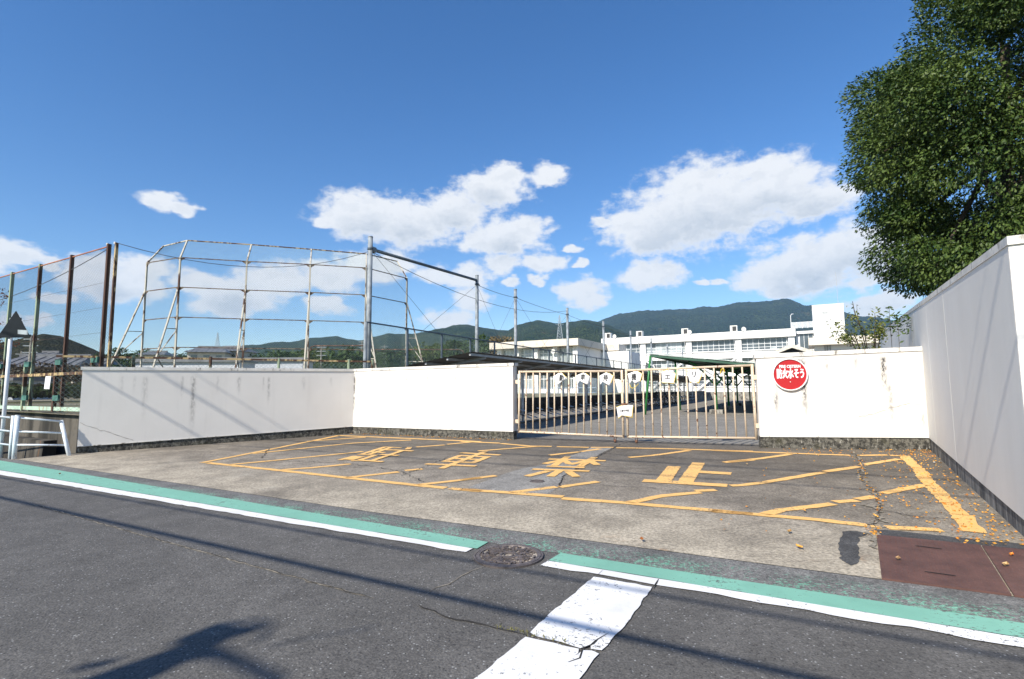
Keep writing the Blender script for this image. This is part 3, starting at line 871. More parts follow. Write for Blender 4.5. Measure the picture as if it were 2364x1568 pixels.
stM = [(0.03, .035, 1.55, 1.35, .9), (u_on(RBK(1780, 0)[0], L1, dm), .03, 1.5, .25, .35), (u_on(RBK(1955, 0)[0], L1, dm), .03, 1.5, .3, .35), (u_on(R3(510, 0)[0], L1, dm), .03, 1.45, .2, .3), (u_on(R3(700, 0)[0], L1, dm), .03, 1.45, .2, .3)]
Z5 = reg(1480, 700, 3.919); Z6 = reg(1760, 680, 2.529)
stQ = [(u_on(Z5(1742, 0)[0], Q0, dq), .045, 1.6, 1.25, .75), (u_on(Z5(1700, 0)[0], Q0, dq), .05, 1.6, .45, .5), (u_on(Z5(1470, 0)[0], Q0, dq), .04, .95, .35, .45), (u_on(Z6(905, 0)[0], Q0, dq), .045, 1.6, .7, .75), (u_on(Z6(935, 0)[0], Q0, dq), .04, 1.1, .9, .35),
       (u_on(Z6(560, 0)[0], Q0, dq), .03, 1.6, .25, .35), (u_on(Z6(735, 0)[0], Q0, dq), .03, 1.6, .2, .3), (u_on(Z6(1118, 0)[0], Q0, dq), .03, .6, .3, .3)]
WB = (0.76, 0.725, 0.67)
oz = lambda p: Vector((p.x, p.y, gz(p.x, p.y)))
ML_ = wallmat('render_left', WB, oz(L0), dl, stL); MM_ = wallmat('render_middle', WB, oz(L1), dm, stM, grime=1.3, boost=1.5); MQ_ = wallmat('render_right', WB, oz(Q0), dq, stQ, grime=1.8, boost=1.6)
wl = rend_wall('boundary_wall', 'long off-white rendered wall left of the corner, streaked grey, behind the guard rail', L0, L1, L0t, L1t, L0w, L1w, ML_, endext=(0.03, 0.0))
wm = rend_wall('boundary_wall', 'clean white rendered wall between the corner and the gate', L1, M1, L1t, M1t, L1w, M1w, MM_, th=0.17, endext=(0.0, 0.03))
wq = rend_wall('boundary_wall', 'white rendered wall right of the gate carrying the round red sign', Q0, Q1, Q0t, Q1t, Q0w, Q1w, MQ_, endext=(0.03, 0.0), cope=0.075)
def wallcrack(pts, R, a, d, mat, parent, w=0.006):
    nf = Vector((d.y, -d.x, 0)); p0 = V2(a) + nf * 0.0165
    P = [PL(*R(*p), p0, nf) for p in pts]; mb = MB(); out = []
    for i in range(len(P) - 1):
        k = max(1, int((P[i + 1] - P[i]).length / .05))
        for j in range(k): out.append(P[i].lerp(P[i + 1], j / k) + UP * random.gauss(0, .008))
    out.append(P[-1]); vs = []
    for p in out:
        ww = w * random.uniform(.3, 1)
        vs += [p + UP * ww, p - UP * ww]
    mb.add(vs, [(2 * i, 2 * i + 1, 2 * i + 3, 2 * i + 2) for i in range(len(out) - 1)])
    build('crack', mb, mat, parent, normals=False)
M_HAIR = sm('hairline_crack', (0.33, 0.29, 0.25), 0.9)
wallcrack([(518, 1272), (600, 1305), (670, 1325), (760, 1355), (860, 1385)], z1, L0, dl, M_HAIR, wl, 0.005)
wallcrack([(1145, 722), (1040, 722), (930, 745), (870, 775), (740, 800)], Z6, Q0, dq, M_HAIR, wq, 0.004)

# tall siding-panel wall on the right
dr = V2(Q1 - N1).normalized()            # away from the camera
nfr = Vector((-dr.y, dr.x, 0))
if nfr.x > 0: nfr = -nfr                 # faces the forecourt
sfar = u_on(2041.5, N1, dr); scor = (V2(Q1 - N1)).length
Rn_t = hgt(2317, 546.6, N1)
pf = V2(N1) + dr * sfar
Rf_t = AT(2041.5, 768.6, pf.y).z
Rn_w = gz(N1.x, N1.y) + 0.16
print('right wall', N1, Rn_t, pf, Rf_t, sfar, scor)
tr_ = thing('panel_wall', 'tall grey-white panel wall along the right side of the forecourt', 'wall', (N1.x, N1.y, gz(N1.x, N1.y)))
def panelmat():
    m, nt, b, pos = new_mat('siding_panel')
    n1 = noise(nt, scalev(nt, pos, (1, 1, .25)), 1.6, 5, .6)
    run = noise(nt, scalev(nt, pos, (1, 1, .05)), 6, 5, .7)
    sx_ = nt.nodes.new('ShaderNodeSeparateXYZ'); nt.links.new(pos, sx_.inputs[0])
    c = mixc(nt, sstep(nt, n1, .3, .7), (0.76, 0.73, 0.675), (0.81, 0.78, 0.725))
    low = sstep(nt, sx_.outputs[2], 2.4, 3.3)
    c = mixc(nt, mth(nt, 'MULTIPLY', mth(nt, 'MULTIPLY', sstep(nt, run, .5, .75), low), .45), c, (0.33, 0.31, 0.28))
    setc(nt, b, c); b.inputs['Roughness'].default_value = .7
    bump(nt, b, mth(nt, 'ADD', noise(nt, scalev(nt, pos, (1, 1, 1.6)), 28, 4, .6), noise(nt, pos, 90, 2)), .22, .004)
    return m
M_PANEL = panelmat()
zt = lambda s: Rn_t + (Rf_t - Rn_t) * s / sfar
cw = hgt(2146.4, 1011, Q1)
zw = lambda s: Rn_w + (cw - Rn_w) * s / scor
zbm = lambda s: gz((V2(N1) + dr * s).x, (V2(N1) + dr * s).y) - 0.15
def rseg(mb, s0, s1, za0, zb0, za1, zb1, f, k):
    P = lambda s, o, z: Vector(((V2(N1) + dr * s).x + nfr.x * o, (V2(N1) + dr * s).y + nfr.y * o, z))
    mb.hexa([P(s0, f, za0), P(s1, f, za1), P(s1, -k, za1), P(s0, -k, za0)], [P(s0, f, zb0), P(s1, f, zb1), P(s1, -k, zb1), P(s0, -k, zb0)])
    return mb
TH = 0.20
sJ = [0.0]
for px in (Z6(1325, 0)[0], ):
    pass
sj1 = u_on(Z6(1310, 500)[0], N1, dr)
step_ = max(1.2, min(2.2, sj1))
s_ = sj1
js = [0.0, sj1]
while s_ + 1.82 < sfar - 0.4:
    s_ += 1.82; js.append(s_)
js.append(sfar)
for a_, b_ in zip(js[:-1], js[1:]):
    g_ = 0.004
    build('siding_panel', rseg(MB(), a_ + g_, b_ - g_, zw(a_), zt(a_) - .07, zw(b_), zt(b_) - .07, 0.012, TH), M_PANEL, tr_)
build('backing', rseg(MB(), 0.01, sfar - 0.01, zw(0.01) + .01, zt(.01) - .08, zw(sfar) + .01, zt(sfar) - .08, 0.002, TH - .01), sm('joint_sealant', (0.75, 0.74, 0.72), .6), tr_)
build('coping', rseg(MB(), -0.03, sfar + .02, zt(-.03) - .069, zt(-.03), zt(sfar) - .069, zt(sfar), 0.020, TH + .02), M_COPE, tr_)
def kerbmat():
    m, nt, b, pos = new_mat('streaked_footing')
    run = noise(nt, scalev(nt, pos, (1, 1, .12)), 9, 5, .7)
    c = mixc(nt, sstep(nt, run, .38, .66), (0.06, 0.062, 0.064), (0.30, 0.29, 0.27))
    setc(nt, b, c); b.inputs['Roughness'].default_value = .85
    bump(nt, b, noise(nt, pos, 40, 3), .3, .005)
    return m
build('footing', rseg(MB(), 0.0, scor + .2, zbm(0), zw(0) - .004, zbm(scor + .2), zw(scor + .2) - .004, 0.0, TH), kerbmat(), tr_)
# return of that wall, facing the road
rr0 = V2(N1) - nfr * TH
def ret(mb, s0, s1, z0, z1_, f, k):
    ax = -nfr; nf = -dr
    P = lambda s, o, z: Vector(((V2(N1) + ax * s).x + nf.x * o, (V2(N1) + ax * s).y + nf.y * o, z))
    mb.hexa([P(s0, f, z0), P(s1, f, z0), P(s1, -k, z0), P(s0, -k, z0)], [P(s0, f, z1_), P(s1, f, z1_), P(s1, -k, z1_), P(s0, -k, z1_)])
    return mb
tr2 = thing('panel_wall', 'bright white end wall facing the road at the right edge of the picture', 'wall', (rr0.x, rr0.y, gz(rr0.x, rr0.y)))
for i in range(3):
    build('siding_panel', ret(MB(), 0.004 + TH + i * 1.82, TH + 1.816 + i * 1.82, Rn_w, Rn_t - .07, 0.012, .15), M_PANEL, tr2)
build('siding_panel', ret(MB(), -0.012, TH, Rn_w, Rn_t - .07, 0.012, -.004), M_PANEL, tr2)
build('coping', ret(MB(), TH + .035, 5.8, Rn_t - .07, Rn_t - .001, 0.03, .18), M_COPE, tr2)
build('footing', ret(MB(), 0.0, 5.7, gz(N1.x, N1.y) - .3, Rn_w - .004, 0.0, .15), M_BASE, tr2)

# ------------------------------------------------------------------ round red sign
nq = Vector((dq.y, -dq.x, 0))
sc0 = PL(1822.5, 865, V2(Q0) + nq * 0.012, nq)
sgn = thing('fire_cistern_sign', 'round red fire cistern sign with white rim and lettering on the wall', 'sign', tuple(sc0))
M_RED = sm('red_enamel', (0.43, 0.020, 0.024), 0.4, var=0.06, scale=3)
M_RIM = sm('white_enamel', (0.82, 0.82, 0.8), 0.45, var=0.08, scale=8)
SR = 0.298; xr, yr = dq, UP
def sp_(r_, a, o): return sc0 + xr * (r_ * cos(a)) + yr * (r_ * sin(a)) + nq * o
def lathe(prof, n=64):
    mb = MB()
    for k in range(len(prof) - 1):
        for i in range(n):
            a0_, a1_ = 2 * pi * i / n, 2 * pi * (i + 1) / n
            mb.add([sp_(prof[k][0], a0_, prof[k][1]), sp_(prof[k][0], a1_, prof[k][1]), sp_(prof[k + 1][0], a1_, prof[k + 1][1]), sp_(prof[k + 1][0], a0_, prof[k + 1][1])], [(0, 1, 2, 3)])
    return mb
build('rim', lathe([(SR, 0.0), (SR, .052), (SR - .004, .056), (SR - .016, .056), (SR - .020, .052), (SR - .020, .034)]), M_RIM, sgn)
mb = MB(); mb.poly([sp_(SR - .019, 2 * pi * i / 64, .036) for i in range(64)])
build('face', mb, M_RED, sgn)
M_LET = sm('white_lettering', (0.84, 0.84, 0.83), 0.5, var=0.05)
textmesh('lettering', 'FIRE CISTERN', 0.075, M_LET, sc0 + UP * .148 + xr * .006 + nq * .0385, xr, yr, sgn, bold=0.003, sxy=(0.80, 0.95))
textmesh('lettering', '防火水そう', 0.19, M_LET, sc0 + UP * .006 + xr * .014 + nq * .0385, xr, yr, sgn, bold=0.006, sxy=(0.50, 1.02))
mb = MB(); mb.tube(sc0 - UP * .135 + nq * .034, sc0 - UP * .135 + nq * .044, .008, 10)
build('bolt', mb, M_RIM, sgn)

# ------------------------------------------------------------------ gate
def gatemat():
    m, nt, b, pos = new_mat('cream_gate_paint')
    n1 = noise(nt, pos, 18, 5, .7); n2 = noise(nt, pos, 4, 3)
    c = mixc(nt, sstep(nt, n2, .3, .7), (0.60, 0.47, 0.33), (0.70, 0.58, 0.44))
    mk = sstep(nt, mth(nt, 'ADD', mth(nt, 'MULTIPLY', n1, .75), mth(nt, 'MULTIPLY', n2, .3)), .585, .635)
    c = mixc(nt, mk, c, (0.17, 0.065, 0.03))
    setc(nt, b, c); b.inputs['Roughness'].default_value = .55
    bump(nt, b, n1, .25, .003)
    return m
M_GATE = gatemat()
M_RUST = sm('rusted_iron', (0.17, 0.085, 0.05), 0.85, var=0.5, scale=14, bmp=.4)
# plan line of the gate, set a little behind the wall faces
g0 = V2(M1) + dm * 0.055 + Vector((dm.y, -dm.x, 0)) * -0.09
g1 = V2(Q0) - dq * 0.05 + nq * -0.09
gd = (g1 - g0).normalized(); gn = Vector((gd.y, -gd.x, 0))
def GP(px, py, o=0.0): return PL(px, py, g0 + gn * o, gn)
def leaf(corners, nb, hinge_left, wheel_px, label):
    TL, TR, BR, BL = [GP(*c) for c in corners]
    t = thing('gate_leaf', label, 'gate', (BL.x, BL.y, gz(BL.x, BL.y)), 'leaves of the double gate')
    build('top_rail', MB().tube(TL, TR, .024, 10), M_GATE, t, True)
    build('bottom_rail', MB().tube(BL, BR, .024, 10), M_GATE, t, True)
    for a, b2 in ((TL, BL), (TR, BR)):
        build('stile', MB().tube(a + UP * .024, b2 - UP * .03, .027, 10), M_GATE, t, True)
    for i in range(nb):
        u = (i + 1) / (nb + 1)
        a, b2 = TL.lerp(TR, u), BL.lerp(BR, u)
        bow = gd * random.gauss(0, .005) + gn * random.gauss(0, .004)
        build('bar', MB().path([b2 + gd * random.gauss(0, .003), a.lerp(b2, .5) + bow, a + gd * random.gauss(0, .003)], .0165, 8), M_GATE, t, True)
    w = GP(*wheel_px)
    gz_ = gz(w.x, w.y, .006)
    top = BL.lerp(BR, ((w - BL).dot(gd)) / (BR - BL).length)
    mb = MB()
    for o in (-.022, .022):
        mb.box((w.x + gd.x * o, w.y + gd.y * o, (top.z + gz_ + .03) / 2), (.006, .05, top.z - gz_ - .02), (gd, gn, UP))
    build('wheel_bracket', mb, M_RUST, t)
    c = Vector((w.x, w.y, gz_ + .035))
    build('wheel', MB().tube(c - gd * .014, c + gd * .014, .035, 16), M_RUST, t)
    hs = TL, BL
    if not hinge_left: hs = TR, BR
    for fr in (.17, .83):
        p = hs[0].lerp(hs[1], fr); q = p + gd * (-.09 if hinge_left else .09) + gn * .0
        build('hinge', MB().box((p + q) / 2, (.10, .05, .085), (gd, gn, UP)), M_GATE, t)
    return t
leaf([(1199.6, 858.5), (1435.5, 857), (1439, 1008), (1198, 996.4)], 13, True, (1420, 1012), 'left leaf of the cream barred gate, hung with three white cloth bibs')
leaf([(1445.5, 855.5), (1736, 843.7), (1746, 1011.7), (1449.5, 1008.5)], 13, False, (1469, 1014), 'right leaf of the cream barred gate, next to the red sign')
# gate chain and lock in the middle
lk = thing('gate_latch', 'rusty latch and padlock joining the two gate leaves', 'latch', tuple(GP(1442, 945)))
build('latch_bar', MB().box(GP(1442, 934, .02), (.13, .04, .05), (gd, gn, UP)), M_RUST, lk)
build('padlock', MB().box(GP(1443, 945, .03), (.05, .025, .06), (gd, gn, UP)), sm('brass', (.35, .25, .1), .4, .8), lk)

# cloth bibs
M_CLOTH = sm('white_cloth', (0.80, 0.79, 0.77), 0.85, var=0.06, scale=9, bmp=.3, bscale=25)
M_TRIM = sm('yellow_binding', (0.75, 0.52, 0.03), 0.8, var=0.15, scale=20)
M_INK = sm('black_ink', (0.02, 0.02, 0.022), 0.7)
def bib(R, outline, ink, label, trim, size=0.13, tpos=None, tshape=(1, 1), tilt=0.0, shearx=0):
    P2 = [GP(*R(*p), .034) for p in outline]
    cen = sum(P2, Vector()) / len(P2)
    xs = [(p - cen).dot(gd) for p in P2]; wd = max(xs) - min(xs)
    zs = [p.z for p in P2]; zt_, zb_ = max(zs), min(zs)
    def bend(p):
        u = ((p - cen).dot(gd)) / (wd / 2); v = (zt_ - p.z) / max(.01, zt_ - zb_)
        return p + gn * (.045 * (1 - u * u) * v + .02 * sin(3.3 * u + 1) * v)
    t = thing('cloth_bib', label, 'cloth sign', tuple(cen), 'white bibs tied to the gate')
    bm = bmesh.new()
    f = bm.faces.new([bm.verts.new(p) for p in P2])
    bmesh.ops.triangulate(bm, faces=bm.faces)
    bmesh.ops.subdivide_edges(bm, edges=bm.edges, cuts=5, use_grid_fill=True)
    for v in bm.verts: v.co = bend(v.co)
    me = bpy.data.meshes.new('cloth'); bm.to_mesh(me); bm.free()
    o = link('cloth', me, M_CLOTH, t, True)
    sd = o.modifiers.new('thick', 'SOLIDIFY'); sd.thickness = .003
    for seg in trim:
        pts = []
        for i in range(len(seg) - 1):
            a, b2 = GP(*R(*seg[i]), .034), GP(*R(*seg[i + 1]), .034)
            for j in range(6): pts.append(bend(a.lerp(b2, j / 6)) + gn * .002)
        pts.append(bend(GP(*R(*seg[-1]), .034)) + gn * .002)
        build('binding', MB().path(pts, .0055, 6), M_TRIM, t)
    if ink:
        c = GP(*R(*tpos), .034)
        xd = (gd * cos(tilt) + UP * sin(tilt)); yd = (UP * cos(tilt) - gd * sin(tilt))
        textmesh('lettering', ink, size, M_INK, c, xd, yd, t, bold=.004*size/.13, sxy=tshape, bend=lambda p: bend(p) + gn * .004)
    # tie strings to the rail
    build('tie', MB().tube(bend(Vector(P2[0])), Vector(P2[0]) + UP * .05 - gn * .02, .003, 5), M_TRIM, t)
bib(R4, [(910, 172), (985, 180), (1060, 262), (1005, 320), (888, 402), (810, 240)], '動', 'white cloth bib marked 動, leftmost on the gate', [[(985, 180), (1060, 262)]], .15, (970, 275), (.7, 1), -.1)
bib(R4, [(1355, 172), (1420, 178), (1500, 240), (1470, 398), (1315, 318), (1258, 395), (1232, 225)], '車', 'white cloth bib marked 車, second from the left on the gate', [[(1420, 178), (1470, 210)]], .15, (1372, 262), (.7, .95), -.05)
bib(R4, [(1790, 168), (1870, 172), (1945, 225), (1885, 415), (1745, 335), (1690, 400), (1678, 225)], '待', 'white cloth bib marked 待, third from the left on the gate', [[(1840, 168), (1945, 225), (1900, 360)]], .15, (1800, 272), (.7, .95), -.08)
bib(R5, [(125, 195), (180, 195), (245, 235), (215, 365), (130, 390), (75, 340), (40, 400), (0, 235)], '機', 'white cloth bib marked 機 with a hanging yellow loop', [[(180, 195), (245, 235), (215, 365)], [(35, 400), (55, 460), (95, 475), (140, 460), (190, 400)]], .15, (110, 295), (.7, 1))
bib(R5, [(660, 172), (740, 178), (805, 235), (790, 315), (775, 400), (710, 385), (575, 385), (565, 195)], 'エ', 'white cloth bib marked エ hanging over two bars', [[(560, 195), (660, 170), (805, 235)], [(575, 385), (710, 385), (775, 400), (800, 260)]], .14, (670, 295), (.9, .85))
bib(R5, [(1100, 155), (1160, 165), (1255, 215), (1185, 395), (1110, 345), (1085, 330), (1040, 390), (990, 200)], 'リ', 'white cloth bib marked リ, nearest the right wall', [[(990, 200), (1100, 155), (1160, 165)], [(1040, 390), (1085, 330), (1110, 345), (1185, 395), (1250, 220)]], .15, (1110, 250), (.75, .9))
RJ = reg(1360, 960, 11.82)
bib(RJ, [(1500, 108), (1660, 95), (1815, 110), (1790, 455), (1590, 400), (1500, 395), (1395, 480), (1345, 158)], '五條中学校', 'white cloth banner with school name tied at the middle of the gate', [[(1815, 110), (1790, 455), (1590, 400)], [(1500, 395), (1395, 480)], [(1345, 158), (1500, 108)]], .062, (1575, 265), (.62, .9), .05)
ty = thing('yellow_ribbon', 'folded yellow ribbon tied to the gate bar at far right', 'ribbon', tuple(GP(*R5(1575, 180), .03)))
build('ribbon', MB().path([GP(*R5(*p), .035) for p in ((1545, 230), (1560, 160), (1585, 145), (1600, 160), (1612, 205))], .008, 6), M_TRIM, ty)
# ------------------------------------------------------------------ schoolyard, bank and playing field
YZ = 0.205; FZ = 0.86
PD = Vector((0.46, 0.885, 0)).normalized(); PN = Vector((PD.y, -PD.x, 0))     # line of the net poles; PN points to the yard
P0 = AT(848, 700, 16.7); P0 = V2(P0)
mb = MB()
mb.poly([(g0.x - 6, g0.y + 3.2, YZ), (g0.x, g0.y + .02, YZ), (g1.x, g1.y + .02, YZ), (Q1.x + .3, Q1.y + .1, YZ), (200, Q1.y, YZ), (200, 260, YZ), (-40, 260, YZ)])
struct('schoolyard', mb, M_YARD)
bk = lambda s, o=0.35: P0 + PD * s + PN * o
# low field behind the left walls
rw0 = LZ(182, 959, FZ); rw1 = LZ(64.7, 952.9, FZ)
rwd = V2(rw1 - rw0).normalized()
mb = MB()
fpts = [V2(rw0) + rwd * 45, V2(rw0), V2(L0) + Vector((.1, .25, 0)), V2(L1) + Vector((.2, .3, 0)), bk(-3), bk(75), Vector((-60, 150, 0)), Vector((-130, 90, 0))]
mb.poly([(p.x, p.y, FZ) for p in fpts])
def fieldmat():
    m, nt, b, pos = new_mat('playing_field')
    n1 = noise(nt, pos, .25, 5, .6); n2 = noise(nt, pos, 2.5, 4)
    c = mixc(nt, sstep(nt, n1, .42, .58), (0.34, 0.29, 0.21), (0.13, 0.13, 0.055))
    c = mixc(nt, mth(nt, 'MULTIPLY', n2, .5), c, (0.16, 0.14, 0.08))
    setc(nt, b, c); b.inputs['Roughness'].default_value = .95
    return m
struct('playing_field', mb, fieldmat())
M_CONC = sm('old_concrete', (0.30, 0.285, 0.25), .9, var=.3, scale=3, dirt=((.06, .055, .05), .45), bmp=.3)
mb = MB(); a, b2 = bk(-4), bk(75)
mb.hexa([Vector((p.x, p.y, 0)) for p in (a, b2, b2 - PN * .3, a - PN * .3)], [Vector((p.x, p.y, FZ + .06)) for p in (a, b2, b2 - PN * .3, a - PN * .3)])
o = build('bank_wall', mb, sm('bank_concrete', (.045, .038, .030), .95, var=.5, scale=4)); tag(o, 'low dark concrete bank wall behind the cycle racks', 'wall')
# retaining wall at the road on the far left
def stainconc():
    m, nt, b, pos = new_mat('stained_retaining_concrete')
    run = noise(nt, scalev(nt, pos, (1, 1, .18)), 2.2, 4, .6); n1 = noise(nt, pos, 6, 5, .7)
    c = mixc(nt, sstep(nt, run, .35, .65), (.022, .020, .016), (.11, .098, .080))
    c = mixc(nt, mth(nt, 'MULTIPLY', sstep(nt, n1, .5, .7), .4), c, (.03, .03, .025))
    rs = noise(nt, scalev(nt, pos, (1, 1, .05)), 2.1, 3, .5)
    c = mixc(nt, mth(nt, 'MULTIPLY', sstep(nt, rs, .62, .68), .6), c, (.20, .085, .03))
    setc(nt, b, c); b.inputs['Roughness'].default_value = .9; bump(nt, b, n1, .4, .01)
    return m
M_RET = stainconc()
rnf = Vector((-rwd.y, rwd.x, 0))
if rnf.y > 0: rnf = -rnf
tw = thing('retaining_wall', 'stained dark concrete retaining wall under the tall rusty fence', 'wall', (rw0.x, rw0.y, 0))
for i in range(9):
    a = V2(rw0) - rnf * .12 + rwd * (i * 3.6 + (0.006 if i else -.1)); b2 = V2(rw0) - rnf * .12 + rwd * (i * 3.6 + 3.594)
    mb = MB(); mb.hexa([Vector((p.x, p.y, z)) for p, z in ((a + rnf * .02, -.4), (b2 + rnf * .02, -.4), (b2 - rnf * .25, -.4), (a - rnf * .25, -.4))], [Vector((p.x, p.y, FZ + .02)) for p in (a, b2, b2 - rnf * .25, a - rnf * .25)])
    build('concrete_panel', mb, M_RET, tw)
mb = MB(); a = V2(rw0) + rnf * .06 + rwd * .9; b2 = a + rwd * 31
mb.hexa([Vector((p.x, p.y, -.4)) for p in (a + rnf * .28, b2 + rnf * .28, b2, a)], [Vector((p.x, p.y, gz(p.x, p.y, .22))) for p in (a + rnf * .22, b2 + rnf * .22, b2, a)])
build('footing_step', mb, M_RET, tw)
# concrete curb pieces, kerb beneath the guard rail
# ------------------------------------------------------------------ tall rusty fence
def rustpaint(name, paint, amt=.5, sc=3):
    m, nt, b, pos = new_mat(name)
    n1 = noise(nt, scalev(nt, pos, (1, 1, .5)), sc, 5, .7); n2 = noise(nt, pos, 22, 4, .7)
    c = mixc(nt, n2, [v * .8 for v in paint], paint)
    r_ = mixc(nt, n2, (.040, .022, .017), (.11, .052, .03))
    c = mixc(nt, sstep(nt, n1, .62 - amt * .3, .70 - amt * .3), c, r_)
    setc(nt, b, c); b.inputs['Roughness'].default_value = .75; bump(nt, b, n2, .3, .004)
    return m
M_RG = rustpaint('rusty_green_paint', (.30, .36, .24), .55, 1.6)
M_RR = rustpaint('rusty_dark_steel', (.20, .17, .12), .9, 1.6)
M_RO = rustpaint('orange_rust_rail', (.48, .36, .18), .6, 6)
M_TEAL = sm('teal_bracket', (.06, .16, .13), .6, var=.3, scale=8)
M_WIRE = sm('chain_link_wire', (.13, .12, .11), .7, .1, var=.4, scale=3)
M_WIREG = sm('green_chain_link', (.28, .36, .32), .55, .2, var=.2, scale=3)
M_MINT = sm('mint_paint', (.42, .56, .44), .7, var=.2, scale=5, dirt=((.3, .2, .1), .3))
TFZ = 4.75
tops = [(29.6, 628.6), (94.2, 610), (167.2, 589.2), (252.2, 563.9), (269.7, 561)]
fp = []
for (x, y) in tops:
    d = ray(x, y); fp.append(CAMP + d * ((TFZ - HC) / d.z))
tf = thing('tall_fence', 'tall chain-link ball fence on rusty posts along the left edge', 'fence', (fp[2].x, fp[2].y, FZ))
fl = (V2(fp[0]) - V2(fp[2])); fd = fl.normalized(); sp = (V2(fp[2]) - V2(fp[1])).length
allp = [V2(fp[4]), V2(fp[3]), V2(fp[2]), V2(fp[1]), V2(fp[0])]
for i in range(1, 8): allp.append(V2(fp[0]) + fd * sp * i)
fnf = Vector((-fd.y, fd.x, 0))
if fnf.y > 0: fnf = -fnf
for i, p in enumerate(allp):
    mt = [M_RO, M_RR, M_RR, M_RG, M_RG][i] if i < 5 else M_RR
    r_ = .028 if i == 0 else .036
    build('post', MB().box((p.x, p.y, (TFZ + FZ - .4) / 2), (r_ * 2, r_ * 2, TFZ - FZ + .4 + .0), (fd, fnf, UP)), mt, tf)
    if i:
        q = p + fd * .30 + fnf * .04
        build('stub_post', MB().box((q.x, q.y, FZ + .55), (.075, .075, 1.5), (fd, fnf, UP)), M_RR if i % 2 == 0 else M_RG, tf)
        for z in (FZ + 1.22, FZ + .35):
            build('bracket', MB().box((p.x + fd.x * .15 + fnf.x * .06, p.y + fd.y * .15 + fnf.y * .06, z), (.30, .05, .13), (fd, fnf, UP)), M_TEAL, tf)
for i in range(1, len(allp) - 1):
    a, b2 = allp[i], allp[i + 1]
    A = lambda p, z, o=0: Vector((p.x + fnf.x * o, p.y + fnf.y * o, z))
    build('top_rail', MB().tube(A(a, TFZ - .05), A(b2, TFZ - .05), .016, 6), sm('bare_rust', (.42, .17, .09), .8) if i == 1 else bpy.data.materials['bare_rust'], tf)
    mb = MB(); chain(mb, A(a, FZ + .12), A(b2, FZ + .12), A(b2, TFZ - .05), A(a, TFZ - .05), .055, .0019)
    o = build('chain_link', mb, M_WIRE, tf, normals=False); o['kind'] = 'stuff'
    mb = MB()
    for k in range(1, 6):
        z = FZ + .1 + k * .58
        mb.tube(A(a, z, .01), A(b2, z, .01), .003, 4, cap=False)
    build('line_wire', mb, M_RR, tf)
    build('middle_rail', MB().box((A(a, FZ + .93, .07) + A(b2, FZ + .93, .07)) / 2, ((b2 - a).length, .05, .07), (fd, fnf, UP)), M_RO, tf)
    build('bottom_rail', MB().box((A(a, FZ + .09, .03) + A(b2, FZ + .09, .03)) / 2, ((b2 - a).length, .05, .09), (fd, fnf, UP)), M_MINT, tf)
A = lambda p, z: Vector((p.x, p.y, z))
mb = MB(); chain(mb, A(allp[1], FZ), A(allp[0], FZ), A(allp[0], TFZ - .02), A(allp[1], TFZ - .05), .05, .0022)
o = build('chain_link', mb, M_WIRE, tf, normals=False); o['kind'] = 'stuff'
M_INS = sm('porcelain', (.7, .7, .66), .3)
for i in (0, 1):
    p = allp[i]
    build('insulator', MB().tube(A(p, TFZ - .02) + fd * .07, A(p, TFZ + .03) + fd * .07, .03, 10), M_INS, tf)
# paper notice on the fence
np_ = PL(*R6(425, 790), V2(rw0) + rwd * 0, rnf)
pn = thing('notice', 'white paper notice hanging on the rusty fence', 'notice', tuple(np_))
c0 = V2(allp[2]) + fnf * .085
Pn = [PL(*R6(*q), c0, fnf) for q in ((410, 718), (458, 722), (440, 860), (392, 858))]
build('sheet', MB().slab(Pn, .004, fnf), sm('laminated_paper', (.8, .8, .8), .3), pn)

# ------------------------------------------------------------------ low mesh fence behind the left wall
rl0, rl1 = AT(313, 825, 12.2), AT(856, 835.5, 14.6)
ld = V2(rl1 - rl0).normalized(); lz = (rl0.z + rl1.z) / 2
lf = thing('low_fence', 'low chain-link fence with orange rusty top rail behind the left wall', 'fence', (rl0.x, rl0.y, FZ))
rs_ = V2(allp[0])
pp = [u_on(RBK(x, 0)[0], rl0, ld) for x in (170, 672, 1117, 1572, 1725)]
for s in pp:
    p = V2(rl0) + ld * s
    build('post', MB().tube(A(p, FZ - .2), A(p, lz + .05), .035, 8), M_RG, lf)
a, b2 = V2(rl0) + ld * (pp[0] - 1.4), V2(rl0) + ld * pp[-1]
build('top_rail', MB().box((A(a, lz) + A(b2, lz)) / 2, ((b2 - a).length, .045, .045), (ld, Vector((-ld.y, ld.x, 0)), UP)), M_RO, lf)
mb = MB(); chain(mb, A(a, FZ), A(b2, FZ), A(b2, lz), A(a, lz), .075, .003)
o = build('chain_link', mb, M_WIREG, lf, normals=False); o['kind'] = 'stuff'

# ------------------------------------------------------------------ baseball backstop
bd = 22.0
names = ['a', 'b', 'c', 'd', 'e', 'f']
bend_px = {'a': (275, 240), 'b': (490, 205), 'c': (920, 230), 'd': (1330, 250), 'e': (1692, 272), 'f': (1955, 340)}
BZ = None; pos_ = {}
b_b = AT(*RBK(490, 205), bd); BZ = b_b.z
for k in names:
    d = ray(*RBK(*bend_px[k])); pos_[k] = V2(CAMP + d * ((BZ - HC) / d.z))
back = (pos_['b'] - pos_['d']).cross(UP).normalized()
if back.y < 0: back = -back
bs = thing('backstop', 'tall rusty baseball backstop of steel frames and wire mesh on the field', 'backstop', (pos_['c'].x, pos_['c'].y, FZ))
M_BSR = rustpaint('backstop_steel', (.50, .47, .39), .38, 2.2)
M_BSD = rustpaint('backstop_dark_rail', (.20, .17, .13), .45, 5)
spc = (BZ - AT(*RBK(460, 785), pos_['b'].y).z) / 3
tipz = BZ + 1.05
tip_px = {'a': (380, 132), 'b': (535, 95), 'c': (950, 122), 'd': (1338, 152), 'e': (1692, 182), 'f': (1892, 230)}
tips = {}
